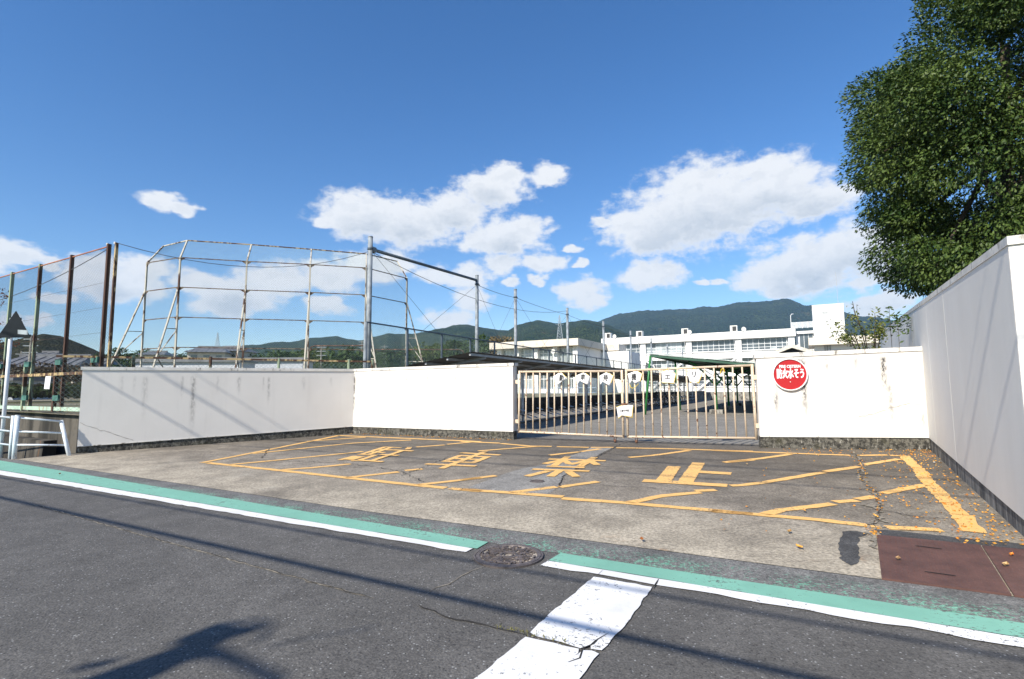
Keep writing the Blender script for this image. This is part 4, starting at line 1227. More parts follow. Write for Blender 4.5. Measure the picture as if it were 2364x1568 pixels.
for k in names:
    d = ray(*RBK(*tip_px[k])); t_ = V2(CAMP + d * ((tipz - HC) / d.z)); tips[k] = A(t_, tipz)
print('backstop', BZ, spc, pos_, tips)
def outn(k):
    i = names.index(k); a = pos_[names[max(0, i - 1)]]; b2 = pos_[names[min(5, i + 1)]]
    if k == 'a': a, b2 = pos_['a'], pos_['b']
    if k == 'f': a, b2 = pos_['e'], pos_['f']
    d = (b2 - a).normalized(); n = Vector((d.y, -d.x, 0))
    return n
for k in names:
    p = pos_[k]
    ax = outn(k); tx = Vector((-ax.y, ax.x, 0))
    build('post', MB().box(A(p, (BZ + FZ - .1) / 2), (.062, .062, BZ - FZ + .1), (tx, ax, UP)), M_BSR, bs)
    build('overhang_arm', MB().tube(A(p, BZ), tips[k], .038, 4), M_BSR, bs)
    n = outn(k)
    top = A(p, FZ + (BZ - FZ) * .80); foot = A(p + n * 1.75, FZ)
    build('brace', MB().tube(top, foot, .04, 4), M_BSR, bs)
    for fr in (.38, .62, .82):
        q = top.lerp(foot, fr); build('brace_strut', MB().tube(q, A(p, q.z + .05), .022, 4), M_BSR, bs)
    q0 = top.lerp(foot, .62); build('brace_diagonal', MB().tube(q0, A(p, FZ + .75), .022, 4), M_BSR, bs)
    q0 = top.lerp(foot, .62); build('brace_diagonal', MB().tube(q0, A(p, top.lerp(foot, .38).z), .022, 4), M_BSR, bs)
for i in range(5):
    k, l = names[i], names[i + 1]; p, q = pos_[k], pos_[l]
    for j in range(5):
        z = BZ - spc * j
        if z < FZ + .3: z = FZ + .25
        build('rail', MB().tube(A(p, z), A(q, z), .025, 4), M_BSD, bs)
        for s_, e_ in ((p, q), (q, p)):
            dd_ = (e_ - s_).normalized()
            mb = MB(); nrm_ = Vector((dd_.y, -dd_.x, 0))
            b4 = [A(s_, z - .02), A(s_ + dd_ * .2, z - .02), A(s_, z - .16)]
            mb.add([v + nrm_ * .008 for v in b4] + [v - nrm_ * .008 for v in b4], [(0, 1, 2), (5, 4, 3), (0, 3, 4, 1), (1, 4, 5, 2), (2, 5, 3, 0)])
            build('gusset', mb, M_BSD, bs)
    build('top_rail', MB().tube(tips[k], tips[l], .032, 4), M_RO if i else M_BSR, bs)
    mb = MB(); chain(mb, A(p, FZ + .1), A(q, FZ + .1), A(q, BZ), A(p, BZ), .075, .0026); chain(mb, A(p, BZ), A(q, BZ), tips[l], tips[k], .075, .0026)
    o = build('chain_link', mb, M_WIREG, bs, normals=False); o['kind'] = 'stuff'

# ------------------------------------------------------------------ galvanised net poles, low fence and cables along the bank
M_GALV = sm('galvanised_steel', (.27, .30, .32), .65, .2, var=.3, scale=5, bmp=.1)
M_BLUEG = sm('blue_grey_paint', (.10, .13, .16), .6, .2, var=.25, scale=6)
PTZ = AT(848, 547, P0.y).z
ppx = [848, 1101, 1191.5, 1313, 1397, 1460, 1507.6, 1545, 1580]
pole_p = []
for i, px in enumerate(ppx):
    s = u_on(px, P0, PD); p = P0 + PD * s; pole_p.append(p)
    lab = ['nearest galvanised net pole, left of the cycle shelter roof', 'second galvanised net pole, at the far end of the thick top pipe', 'third galvanised net pole counting from the left', 'fourth net pole, in front of the cream school block', 'fifth net pole, where the two school blocks meet',
           'sixth net pole, in front of the white school block', 'seventh net pole, left of the green shelter tip', 'eighth net pole, seen above the green shelter roof', 'ninth and farthest net pole above the green shelter'][i]
    t = thing('net_pole', lab, 'pole', (p.x, p.y, FZ), 'galvanised net poles')
    rr_ = .083
    build('shaft', MB().tube(A(p, FZ - .3), A(p, PTZ), rr_, 14, rr_ * .92), M_GALV, t, True)
    build('cap', MB().tube(A(p, PTZ), A(p, PTZ + .03), rr_ * .98, 14), M_GALV, t, True)
    build('cable_band', MB().tube(A(p, PTZ - .42), A(p, PTZ - .34), rr_ * 1.12, 14), M_BLUEG, t, True)
    build('pulley', MB().tube(A(p, PTZ - .38) + PD * .09, A(p, PTZ - .38) + PD * .2, .035, 8), M_GALV, t)
t = thing('top_pipe', 'thick grey pipe spanning between the first two net poles', 'pipe', tuple(A(pole_p[0], PTZ - .38)))
build('pipe', MB().tube(A(pole_p[0], PTZ - .38) + PD * .1, A(pole_p[1], PTZ - .2), .055, 10), M_BLUEG, t, True)
build('clamp', MB().box(A(pole_p[0], PTZ - .38) + PD * .12, (.2, .14, .16), (PD, PN, UP)), M_GALV, t)
M_CABLE = sm('steel_cable', (.09, .09, .09), .6)
def sag(a, b2, s, n=14): return [a.lerp(b2, i / n) - UP * (s * 4 * (i / n) * (1 - i / n)) for i in range(n + 1)]
def cable(a, b2, s, r_, label, m=None):
    o = build('cable', MB().path(sag(a, b2, s), r_, 5), m or M_CABLE, None, True)
    tag(o, label, 'cable'); return o
for i in range(len(pole_p) - 1):
    a, b2 = A(pole_p[i], PTZ - .4), A(pole_p[i + 1], PTZ - .4)
    if i: cable(a, b2, .06, .010, ['', 'top cable between the second and third net poles', 'top cable between the third and fourth net poles', 'top cable between the fourth and fifth net poles', 'top cable between the fifth and sixth net poles', 'top cable between the sixth and seventh net poles', 'top cable between the seventh and eighth net poles', 'top cable between the eighth and ninth net poles'][i])
    c_ = build('net_stay', MB().tube(a, A(pole_p[i + 1], FZ + .9), .006, 4).tube(b2, A(pole_p[i], FZ + .9), .006, 4), M_CABLE)
    tag(c_, 'pair of thin crossing stay wires after net pole number ' + ['one', 'two', 'three', 'four', 'five', 'six', 'seven', 'eight'][i], 'stay wire')
cable(A(pole_p[0], PTZ - .45), A(pole_p[3], PTZ - .15), .75, .010, 'long sagging cable from the first net pole to the fourth')
cable(A(allp[0], TFZ), A(pole_p[0], PTZ - .45), .55, .008, 'thin dark cable from the rusty fence corner to the first net pole, crossing the backstop')
cable(A(allp[7], TFZ - .6), A(allp[1], TFZ - .1), .35, .009, 'dark cable sagging along the tall rusty fence')
fz1 = AT(843, 744, P0.y - .3).z
nf_ = thing('mesh_fence', 'long chain-link fence with grey top rail running along the bank to the school', 'fence', (P0.x, P0.y, FZ))
off = PN * .22
s0_ = u_on(841, P0 + off, PD); fpos = []
for i in range(26):
    p = P0 + off + PD * (s0_ + i * 2.05); fpos.append(p)
    build('post', MB().tube(A(p, FZ - .1), A(p, fz1), .038 if i else .06, 8), M_BLUEG if i else M_GALV, nf_)
for i in range(25):
    build('top_rail', MB().tube(A(fpos[i], fz1), A(fpos[i + 1], fz1), .026, 6), M_BLUEG, nf_)
mb = MB(); chain(mb, A(fpos[0], FZ), A(fpos[12], FZ), A(fpos[12], fz1), A(fpos[0], fz1), .065, .0024)
o = build('chain_link', mb, M_WIREG, nf_, normals=False); o['kind'] = 'stuff'
mb = MB(); chain(mb, A(fpos[12], FZ), A(fpos[25], FZ), A(fpos[25], fz1), A(fpos[12], fz1), .12, .0035)
o = build('chain_link', mb, M_WIREG, nf_, normals=False); o['kind'] = 'stuff'
# soccer goals and a batting cage frame on the field
M_GOAL = rustpaint('goal_frame_rust', (.35, .18, .12), .8, 3)
def frame_goal(p, w, h, dirv, label, m, r_=.05):
    t = thing('goal_frame', label, 'goal', tuple(A(p, FZ)))
    a, b2 = p - dirv * w / 2, p + dirv * w / 2
    build('crossbar', MB().path([A(a, FZ + h - .35), A(a + dirv * .12, FZ + h - .1), A(a + dirv * .4, FZ + h), A(b2 - dirv * .4, FZ + h), A(b2 - dirv * .12, FZ + h - .1), A(b2, FZ + h - .35)], r_, 8), m, t, True)
    build('upright', MB().tube(A(a, FZ), A(a, FZ + h - .33), r_, 8), m, t); build('upright', MB().tube(A(b2, FZ), A(b2, FZ + h - .33), r_, 8), m, t)
pg = AT(*RBK(1535, 775), 40)
frame_goal(V2(pg), 5.0, pg.z - FZ, Vector((1, 0, 0)), 'rusty brown frame standing on the field behind the backstop', M_GOAL)
pg = AT(*RBK(2010, 800), 46)
frame_goal(V2(pg), 8.4, pg.z - FZ, Vector((1, 0.1, 0)), 'brown pipe frame behind the right end of the backstop', M_GOAL)

# ------------------------------------------------------------------ grey cycle shelter
M_ROOFU = sm('shelter_sheet', (.27, .245, .205), .7, .2, var=.2, scale=5)
M_WPIPE = sm('white_pipe', (.82, .82, .82), .5, var=.1, scale=5, dirt=((.3, .25, .2), .15))
M_GPIPE = sm('grey_pipe', (.42, .43, .43), .55, .1, var=.15, scale=5)
SD = PD
sA = V2(LZ(1224.5, 973.5, YZ))          # first visible post foot
front = sA + PN * 1.15
sf = u_on(1089, front, SD); pf0 = front + SD * sf
hz = AT(1089, 812, pf0.y).z; wS = 2.15
pb0 = pf0 - PN * wS; lzS = AT(946, 845, pb0.y).z
LS = 46.0
print('shelter', pf0, hz, lzS)
cs = thing('cycle_shelter', 'long grey mono-pitch cycle shelter on white posts behind the gate', 'shelter', tuple(A(pf0, YZ)))
# corrugated roof in sheets
def roofsheet(s0, s1):
    mb = MB(); n = int((s1 - s0) / .11); vs = []
    for i in range(n + 1):
        s = s0 + (s1 - s0) * i / n; dz = .018 if i % 2 else -.002
        for k in range(2):
            vs.append(A(pf0 + SD * s - PN * (wS * k), (hz, lzS)[k] + dz))
    nn_ = len(vs); vs += [v - UP * .012 for v in vs]
    fs = []
    for i in range(n):
        fs.append((2 * i, 2 * i + 1, 2 * i + 3, 2 * i + 2)); fs.append((nn_ + 2 * i + 2, nn_ + 2 * i + 3, nn_ + 2 * i + 1, nn_ + 2 * i))
        fs.append((2 * i, 2 * i + 2, nn_ + 2 * i + 2, nn_ + 2 * i)); fs.append((2 * i + 1, nn_ + 2 * i + 1, nn_ + 2 * i + 3, 2 * i + 3))
    mb.add(vs, fs); return mb
ns = 10
for i in range(ns):
    build('roof_sheet', roofsheet(LS * i / ns, LS * (i + 1) / ns + .02), M_ROOFU, cs)
for k in (.04, .36, .68, .97):
    a = pf0 - PN * (wS * k); z = hz + (lzS - hz) * k - .05
    build('purlin', MB().box((A(a, z) + A(a + SD * LS, z)) / 2, (LS - .1, .05, .06), (SD, PN, UP)), M_GPIPE, cs)
sa = (sA - pf0).dot(SD)
s = sa - 2 * 2.17 - .6
rack_s = []
while s < LS - 1:
    if s > .3:
        p = pf0 + SD * s - PN * 1.15
        zz = hz + (lzS - hz) * .53 - .09
        build('arm', MB().tube(A(p + PN * 1.05, hz - .10), A(p - PN * .9, lzS - .09), .045, 8), M_GPIPE, cs, True)
        build('post', MB().path([A(p, YZ - .05), A(p, zz - .35), A(p + PN * .04, zz - .15), A(p + PN * .16, zz)], .045, 8), M_WPIPE, cs, True)
        rack_s.append(s)
    s += 2.17
# fixed cycle racks: one frame per bay
M_RACK = sm('rack_steel', (.72, .73, .74), .45, .2, var=.2, scale=8)
M_BLACK = sm('black_steel', (.025, .025, .028), .5, .2, var=.3, scale=8)
ORD = 'first second third fourth fifth sixth seventh eighth ninth tenth eleventh twelfth thirteenth fourteenth fifteenth sixteenth seventeenth eighteenth nineteenth twentieth'.split()
for i, s in enumerate(rack_s[:19]):
    p = pf0 + SD * s - PN * 1.15
    t = thing('cycle_rack', 'silver-hooped cycle rack in the ' + ORD[i] + ' bay of the grey shelter, counting from the near end', 'cycle rack', tuple(A(p, YZ)), 'cycle racks under the shelter')
    build('ground_rail', MB().box(A(p + SD * 1.08 + PN * .35, YZ + .05), (2.1, .04, .04), (SD, PN, UP)), M_BLACK, t)
    build('ground_rail', MB().box(A(p + SD * 1.08 - PN * .55, YZ + .30), (2.1, .04, .04), (SD, PN, UP)), M_BLACK, t)
    for k in range(5):
        q = p + SD * (.2 + k * .43); hi = .28 if k % 2 else .02
        c1 = A(q - PN * .5, YZ + hi + .42); c2 = A(q + PN * .42, YZ + hi + .16)
        dv = (c2 - c1).normalized(); w_ = SD * .05; c3 = c2 - dv * .17
        pts = [c3 - w_, c2 - w_ - dv * .04] + [c2 + dv * (.05 * sin(a_)) - w_ * cos(a_) for a_ in (pi * .2, pi * .5, pi * .8)] + [c2 + w_ - dv * .04, c3 + w_]
        build('hoop', MB().path(pts, .015, 6), M_RACK, t, True)
        build('hoop_arm', MB().tube(c1, c3 - w_, .009, 5).tube(c1, c3 + w_, .009, 5), M_BLACK, t)

# bicycles parked at the far end
M_TYRE = sm('tyre_rubber', (.02, .02, .02), .8); M_FRAME = sm('bicycle_frame', (.06, .065, .075), .35, .4); M_CHR = sm('chrome', (.6, .6, .6), .25, .9)
def ring(c, r_, th, ax, up_, n=20, m=6):
    mb = MB(); vs = []
    for i in range(n):
        a = 2 * pi * i / n; rad = ax * cos(a) + up_ * sin(a)
        for k in range(m):
            b_ = 2 * pi * k / m; vs.append(c + rad * (r_ + th * cos(b_)) + ax.cross(up_) * (th * sin(b_)))
    mb.add(vs, [(i * m + k, ((i + 1) % n) * m + k, ((i + 1) % n) * m + (k + 1) % m, i * m + (k + 1) % m) for i in range(n) for k in range(m)])
    return mb
def bicycle(p, ax, label):
    t = thing('bicycle', label, 'bicycle', tuple(A(p, YZ)), 'bicycles parked in the shelter')
    B = lambda x, z: A(p, YZ) + ax * x + UP * z
    for x in (-.52, .52):
        w = build('wheel', ring(B(x, .33), .31, .02, ax, UP), M_TYRE, t, True)
        mb = MB()
        for k in range(8): a = pi * k / 8; mb.tube(B(x, .33) + (ax * cos(a) + UP * sin(a)) * .3, B(x, .33) - (ax * cos(a) + UP * sin(a)) * .3, .003, 3)
        build('spokes', mb, M_CHR, w)
    mb = MB()
    for a, b2 in (((-.52, .33), (-.1, .3)), ((-.1, .3), (-.22, .75)), ((-.52, .33), (-.2, .68)), ((-.1, .3), (.36, .7)), ((-.2, .6), (.36, .78)), ((.36, .62), (.52, .33)), ((.33, .62), (.28, .98))):
        mb.tube(B(*a), B(*b2), .017, 6)
    build('frame', mb, M_FRAME, t)
    sd_ = ax.cross(UP)
    build('handlebar', MB().path([B(.12, .98) + sd_ * .26, B(.26, 1.0) + sd_ * .18, B(.29, .99), B(.26, 1.0) - sd_ * .18, B(.12, .98) - sd_ * .26], .012, 6), M_CHR, t)
    build('saddle', MB().path([B(-.36, .82), B(-.2, .83), B(-.08, .81)], [.07, .06, .02], 8), M_TYRE, t)
    build('basket', MB().box(B(.58, .78), (.26, .32, .22), (ax, sd_, UP)), M_FRAME, t)
for i in range(6):
    s = 24 + i * 1.3
    bicycle(pf0 + SD * s - PN * .95, (PN * .97 + SD * .1).normalized(), ['first', 'second', 'third', 'fourth', 'fifth', 'sixth'][i] + ' black bicycle counting away from the gate, under the grey shelter')
# ------------------------------------------------------------------ green shelter with branching posts
M_GRN = sm('green_enamel', (.035, .20, .055), .35, var=.15, scale=4)
M_GRND = sm('dark_green_sheet', (.035, .095, .06), .5, var=.15, scale=2)
T1 = V2(LZ(1489.5, 957.6, YZ)); gT = AT(1500.2, 818.2, T1.y).z
T1 = V2(AT(1500.2, 818.2, T1.y))
GA = Vector((.47, .883, 0)).normalized(); GW = Vector((GA.y, -GA.x, 0))
GL_, GWD, drop = 24.0, 6.2, .125
gs = thing('green_shelter', 'green mono-pitch shelter on branching green posts right of the gate', 'shelter', tuple(A(T1, YZ)))
for i in range(8):
    s0_, s1_ = GL_ * i / 8, GL_ * (i + 1) / 8 - .01
    c4 = [A(T1 + GA * a + GW * w, gT - drop * w) for a, w in ((s0_, 0), (s1_, 0), (s1_, GWD), (s0_, GWD))]
    build('roof_sheet', MB().slab(c4, .03), M_GRND, gs)
for w in (0.02, GWD * .33, GWD * .66, GWD - .05):
    build('purlin', MB().box((A(T1 + GW * w, gT - drop * w - .075) + A(T1 + GA * GL_ + GW * w, gT - drop * w - .07)) / 2, (GL_ - .04, .06, .07), (GA, GW, UP)), M_GRND, gs)
for a in (0.03, 6, 12, 18, GL_ - .03):
    build('rafter', MB().box(A(T1 + GA * a + GW * GWD / 2, gT - drop * GWD / 2 - .06), (.06, GWD - .02, .10), (GA, (GW - UP * drop).normalized(), UP)), M_GRND, gs)
M_STRIP = sm('white_edge_strip', (.55, .62, .58), .5)
build('edge_trim', MB().tube(A(T1 - GA * .03, gT + .03), A(T1 - GA * .03 + GW * GWD, gT - drop * GWD + .03), .022, 6), M_STRIP, gs)
for (px, py) in ((1489.5, 957.6), (1570.8, 947)):
    f_ = V2(LZ(px, py, YZ)); s = (f_ - T1).dot(GA)
    build('post', MB().tube(A(f_, YZ), A(T1 + GA * s + GW * .05, gT - .08), .048, 8), M_GRN, gs, True)
for i, (px, dpt) in enumerate(((1654, 23.9), (1682, 29), (1703, 34), (1732, 39))):
    p = V2(AT(px, 930, dpt)); w = (p - T1).dot(GW); zc = lambda ww: gT - drop * ww - .10
    build('post', MB().tube(A(p, YZ), A(p, zc(w)), .055, 8), M_GRN, gs, True)
    for sg in (-1, 1):
        e = p + GW * (1.15 * sg)
        build('branch', MB().path([A(p, YZ + 1.25), A(p + GW * .22 * sg, YZ + 1.5), A(p + GW * .52 * sg, YZ + 1.9), A(p + GW * .85 * sg, zc(w + .85 * sg) - .12), A(e, zc(w + 1.15 * sg))], .042, 8), M_GRN, gs, True)
    ft = build('footing', MB().box(A(p, YZ + .09), (.55, .55, .18), (GA, GW, UP)), M_CONC, gs)
# low concrete terrace and ramp at the end of the yard
def slabthing(name, label, cat, pts, z0, z1_, m):
    mb = MB(); mb.slab([Vector((p[0], p[1], z1_)) for p in pts], z1_ - z0); o = build(name, mb, m); tag(o, label, cat); return o
c = V2(LZ(1750, 925, YZ)); 
slabthing('terrace_wall', 'low grey concrete terrace wall beyond the green shelter', 'wall', [c + Vector((-10, 6, 0)), c + Vector((16, -2.5, 0)), c + Vector((17, 1, 0)), c + Vector((-9, 9.5, 0))], YZ - .1, YZ + .75, M_CONC)
a_, b_ = V2(LZ(1500, 957, YZ)), V2(LZ(1680, 925, YZ))
mb = MB(); pw_ = [LZ(1590, 952, YZ), LZ(1780, 931, YZ), LZ(1800, 926, YZ), LZ(1560, 943, YZ)]
mb.poly([Vector((p.x, p.y, YZ + .006)) for p in pw_]); struct('concrete_path', mb, M_PATCHC)
# ------------------------------------------------------------------ school buildings
M_SWH = sm('school_white_paint', (.80, .79, .76), .7, var=.05, scale=.6, dirt=((.55, .53, .49), .1))
M_SCR = sm('school_cream_paint', (.66, .60, .50), .75, var=.08, scale=.6, dirt=((.4, .36, .3), .15))
M_FRM = sm('window_frame_paint', (.74, .75, .75), .5, var=.05)
def glassmat(name, col):
    m, nt, b, pos = new_mat(name)
    n = noise(nt, scalev(nt, pos, (.5, .5, .2)), 1.1, 2)
    setc(nt, b, mixc(nt, sstep(nt, n, .35, .65), [c * .6 for c in col], col)); b.inputs['Roughness'].default_value = .06; b.inputs['Specular IOR Level'].default_value = .7
    return m
M_GLS = glassmat('window_glass', (.10, .12, .14)); M_GLC = glassmat('curtained_glass', (.42, .46, .47))
M_AC = sm('ac_casing', (.68, .67, .62), .6, var=.1); M_DK = sm('dark_grille', (.05, .05, .05), .7)
BD = Vector((.874, -.486, 0)).normalized()       # along the fronts, towards the right and the camera
BN = Vector((-BD.y, BD.x, 0))                    # into the buildings
if BN.y < 0: BN = -BN
def bxw(mb, o, s0, s1, d0_, d1_, z0, z1_):       # box in building coordinates
    P = lambda s, d, z: Vector((o.x + BD.x * s + BN.x * d, o.y + BD.y * s + BN.y * d, z))
    mb.hexa([P(s0, d0_, z0), P(s1, d0_, z0), P(s1, d1_, z0), P(s0, d1_, z0)], [P(s0, d0_, z1_), P(s1, d0_, z1_), P(s1, d1_, z1_), P(s0, d1_, z1_)])
    return mb
PANES = {}
def window(parent, o, s0, s1, z0, z1_, d, nx, rows, gl=M_GLS, lab=None):
    """frame mesh with one pane per light; rows = list of heights (0..1) of the horizontal bars"""
    mb = MB(); t = .045
    hs = [0.0] + rows + [1.0]
    for h in hs: z = z0 + (z1_ - z0) * h; bxw(mb, o, s0, s1, d - .03, d + .04, z - t, z + t)
    for i in range(nx + 1):
        s = s0 + (s1 - s0) * i / nx; bxw(mb, o, s - t * .8, s + t * .8, d - .024, d + .034, z0, z1_)
    w = build('window', mb, M_FRM, parent)
    for i in range(nx):
        for j in range(len(hs) - 1):
            a, b2 = s0 + (s1 - s0) * i / nx + .02, s0 + (s1 - s0) * (i + 1) / nx - .02
            g = gl if random.random() < .93 else (M_GLC if gl is M_GLS else M_GLS)
            key = (round(b2 - a, 2), round((hs[j + 1] - hs[j]) * (z1_ - z0), 2), g.name)
            if key not in PANES:
                m_ = MB(); bxw(m_, Vector((0, 0, 0)), -(b2 - a) / 2, (b2 - a) / 2, -.008, .008, -key[1] / 2, key[1] / 2)
                me = m_.mesh('pane'); me.materials.append(g); PANES[key] = me
            s_ = (a + b2) / 2; zc = z0 + (z1_ - z0) * (hs[j] + hs[j + 1]) / 2
            po = bpy.data.objects.new('pane', PANES[key]); COL.objects.link(po)
            po.parent = w; po.matrix_parent_inverse = Matrix()
            wp = Vector((o.x + BD.x * s_ + BN.x * d, o.y + BD.y * s_ + BN.y * d, zc))
            po.location = wp
    return w
# main block: right end reference
mR = V2(AT(1832, 758.6, 101.5)); mRt = AT(1832, 758.6, 101.5).z
LEN = 38.6
mo = mR - BD * LEN                                # left end of the front
ms = thing('school_building', 'white three-storey school block with long window bands and rooftop units', 'building', tuple(A(mo, YZ)))
mb = MB(); bxw(mb, mo, 0, LEN, 1.0, 10, YZ - 3, mRt - .1); build('wall', mb, M_SWH, ms)
st = 3.62; eave = mRt - 1.5
bxw_ = lambda *a: build('slab_band', bxw(MB(), mo, *a), M_SWH, ms)
build('parapet', bxw(MB(), mo, -.3, LEN + .3, -.45, .6, eave, mRt), M_SWH, ms)
piers = [0.25, 9.3, 18.8, 28.6, LEN - .3]
pier_px = [1388, 1488, 1595, 1711, 1835]
piers = [u_on(px, mo, BD) for px in pier_px]
for i, s in enumerate(piers):
    build('pier', bxw(MB(), mo, s - .55, s + .55, 0.0, 1.0, YZ - 3, eave), M_SWH, ms)
    build('downpipe', MB().tube(A(mo + BD * (s - .8) + BN * .55, YZ), A(mo + BD * (s - .8) + BN * .55, eave), .07, 6), M_SWH, ms)
for f in range(3):
    zt_ = eave - f * st                            # underside of the slab above
    z_sill = zt_ - st + 1.30
    for i in range(4):
        a, b2 = piers[i] + .56, piers[i + 1] - .56
        build('spandrel', bxw(MB(), mo, a, b2, .35, .99, zt_ - st + .0, z_sill), M_SWH, ms)
        build('sill', bxw(MB(), mo, a, b2, .12, .36, z_sill - .16, z_sill), M_SWH, ms)
        build('balcony_band', bxw(MB(), mo, a, b2, -.25, .34, zt_ - st - .28, zt_ - st + .02), M_SWH, ms)
        window(ms, mo, a, b2, z_sill + .02, zt_ - .05, .62, 8, [.22, .52], M_GLC if (f == 0 and i == 1) else M_GLS)
# seismic braces on the lower floors
for i in (1, 2):
    a, b2 = piers[i] + .5, piers[i + 1] - .5; mid_ = (a + b2) / 2; zt_ = eave - st * 1.05; zb_ = YZ
    for s in (a, b2):
        P = lambda s_, z: A(mo + BD * s_ + BN * -.1, z)
        build('seismic_brace', MB().tube(P(s, zt_), P(mid_, zt_ - st + .2), .24, 4), M_SWH, ms)
        build('seismic_brace', MB().tube(P(mid_, zb_ + st), P(s, zb_), .24, 4), M_SWH, ms)
# rooftop units
for i, (px) in enumerate((1405, 1479, 1586, 1701)):
    s = u_on(px, mo, BD); p = mo + BD * s + BN * .6
    t = thing('air_conditioner', ['leftmost rooftop air-conditioning unit on the white school block', 'second rooftop air-conditioning unit from the left', 'third rooftop air-conditioning unit from the left', 'rightmost rooftop air-conditioning unit on the white block'][i], 'air conditioner', tuple(A(p, mRt)), 'rooftop units on the school')
    o_ = p
    build('casing', bxw(MB(), o_, -.7, .65, -.1, 1.2, mRt, mRt + 1.35), M_AC, t)
    build('grille', bxw(MB(), o_, -.25, .5, -.13, -.105, mRt + .2, mRt + 1.15), M_DK, t)
    build('duct', MB().tube(A(o_ + BD * .1 - BN * 1.15, mRt + .1), A(o_ + BD * .1 - BN * 1.15, eave - 1), .05, 6), M_GPIPE, t)
for i, px in enumerate((1426, 1601.6, 1722)):
    s = u_on(px, mo, BD); p = A(mo + BD * s - BN * .2, mRt + .35)
    t = thing('loudspeaker', ['left', 'middle', 'right'][i] + ' rooftop horn loudspeaker on the white school block', 'loudspeaker', tuple(p), 'horn loudspeakers on the school roof')
    build('horn', MB().tube(p - BN * .35 + BD * [-.2, -.2, .3][i], p + BN * .3, .48, 16, .12), M_AC, t); build('bracket', MB().tube(p + BN * .2 - UP * .4, p + BN * .2, .05, 6), M_AC, t)
# stair link with tall glazing and roof railing
so_ = mR
ln = thing('stair_link', 'narrow glazed stair link between the white block and the tower', 'building', tuple(A(so_, YZ)))
build('wall', bxw(MB(), so_, .31, 3.4, 1.6, 9, YZ, mRt - 1.0), M_SWH, ln)
build('roof_slab', bxw(MB(), so_, .31, 3.4, .9, 9, mRt - 1.0, mRt - .5), M_SWH, ln)
window(ln, so_, .9, 3.2, mRt - 9.2, mRt - 1.0, 1.45, 3, [.3, .62])
rl = thing('roof_railing', 'white mesh railing on the roof beside the tower', 'railing', tuple(A(so_, mRt)))
build('top_rail', bxw(MB(), so_, -.4, 3.4, .5, .58, mRt + 1.15, mRt + 1.24), M_FRM, rl)
for i in range(5): build('post', bxw(MB(), so_, -.4 + i * .93, -.32 + i * .93, .5, .58, mRt, mRt + 1.15), M_FRM, rl)
build('mesh_panel', bxw(MB(), so_, -.32, 3.4, .53, .55, mRt + .1, mRt + 1.12), sm('railing_mesh', (.45, .48, .5), .7), rl)
build('lamp_bracket', MB().path([A(so_ - BD * .4 + BN * .5, mRt), A(so_ - BD * .4 + BN * .5, mRt + 2.6), A(so_ - BD * .2 + BN * .5, mRt + 2.9), A(so_ + BD * .1 + BN * .5, mRt + 2.9)], .06, 6), M_FRM, rl)
# tower
to = V2(AT(1875, 706.5, 99.4)); tt = AT(1874, 706.5, 99.4).z; tw_ = u_on(1962, to, BD)
tv = thing('stair_tower', 'plain white square tower rising above the school roof', 'tower', tuple(A(to, YZ)))
build('wall', bxw(MB(), to, 0, tw_, 0, 7, YZ, tt), M_SWH, tv)
build('parapet', bxw(MB(), to, -.08, tw_ + .08, -.08, 7.08, tt, tt + .12), M_SWH, tv)
c0 = u_on(reg(1840, 680, 5.91)(860, 0)[0], to, BD)
build('window_recess', bxw(MB(), to, c0 - .5, c0 + .5, -.02, .4, tt - 1.7, tt - 1.2), sm('recess_grey', (.42, .43, .43), .8), tv)
build('balcony', bxw(MB(), to, c0 - .4, c0 + 1.0, -.7, -.01, tt - 6.6, tt - 5.0), M_SWH, tv)
build('panel', bxw(MB(), to, c0 - .55, c0 + .55, -.06, -.01, tt - 5.0, tt - 1.75), M_SWH, tv)
an = thing('antenna_mast', 'thin whip antenna on the white tower', 'antenna', tuple(A(to + BD * tw_ * .85 + BN * 1, tt)))
build('mast', MB().tube(A(to + BD * tw_ * .85 + BN * 1, tt), A(to + BD * tw_ * .83 + BN * 1, tt + 6.2), .03, 5), M_GPIPE, an)
build('base_clamp', MB().box(A(to + BD * tw_ * .85 + BN * 1, tt + .2), (.3, .3, .3)), M_GPIPE, an)
# lower cream wing in front of the tower
wo = V2(AT(1866, 781, 82)); wt_ = AT(1866, 781, 82).z
wg = thing('school_wing', 'low cream school wing with deep eaves below the tower', 'building', tuple(A(wo, YZ)))
build('eaves', bxw(MB(), wo, 0, 34, -.6, 9, wt_ - 1.15, wt_), M_SCR, wg)
build('wall', bxw(MB(), wo, .8, 33, 1.2, 8.6, YZ, wt_ - 1.15), M_SWH, wg)
for i in range(6): window(wg, wo, 3.4 + i * 4.8, 7.4 + i * 4.8, wt_ - 3.6, wt_ - 1.9, 1.12, 4, [.5])
for i in range(3): build('downpipe', MB().tube(A(wo + BD * (2.2 + i * .35) + BN * 1.1, YZ), A(wo + BD * (2.2 + i * .35) + BN * 1.1, wt_ - 1.15), .08, 6), M_GPIPE, wg)
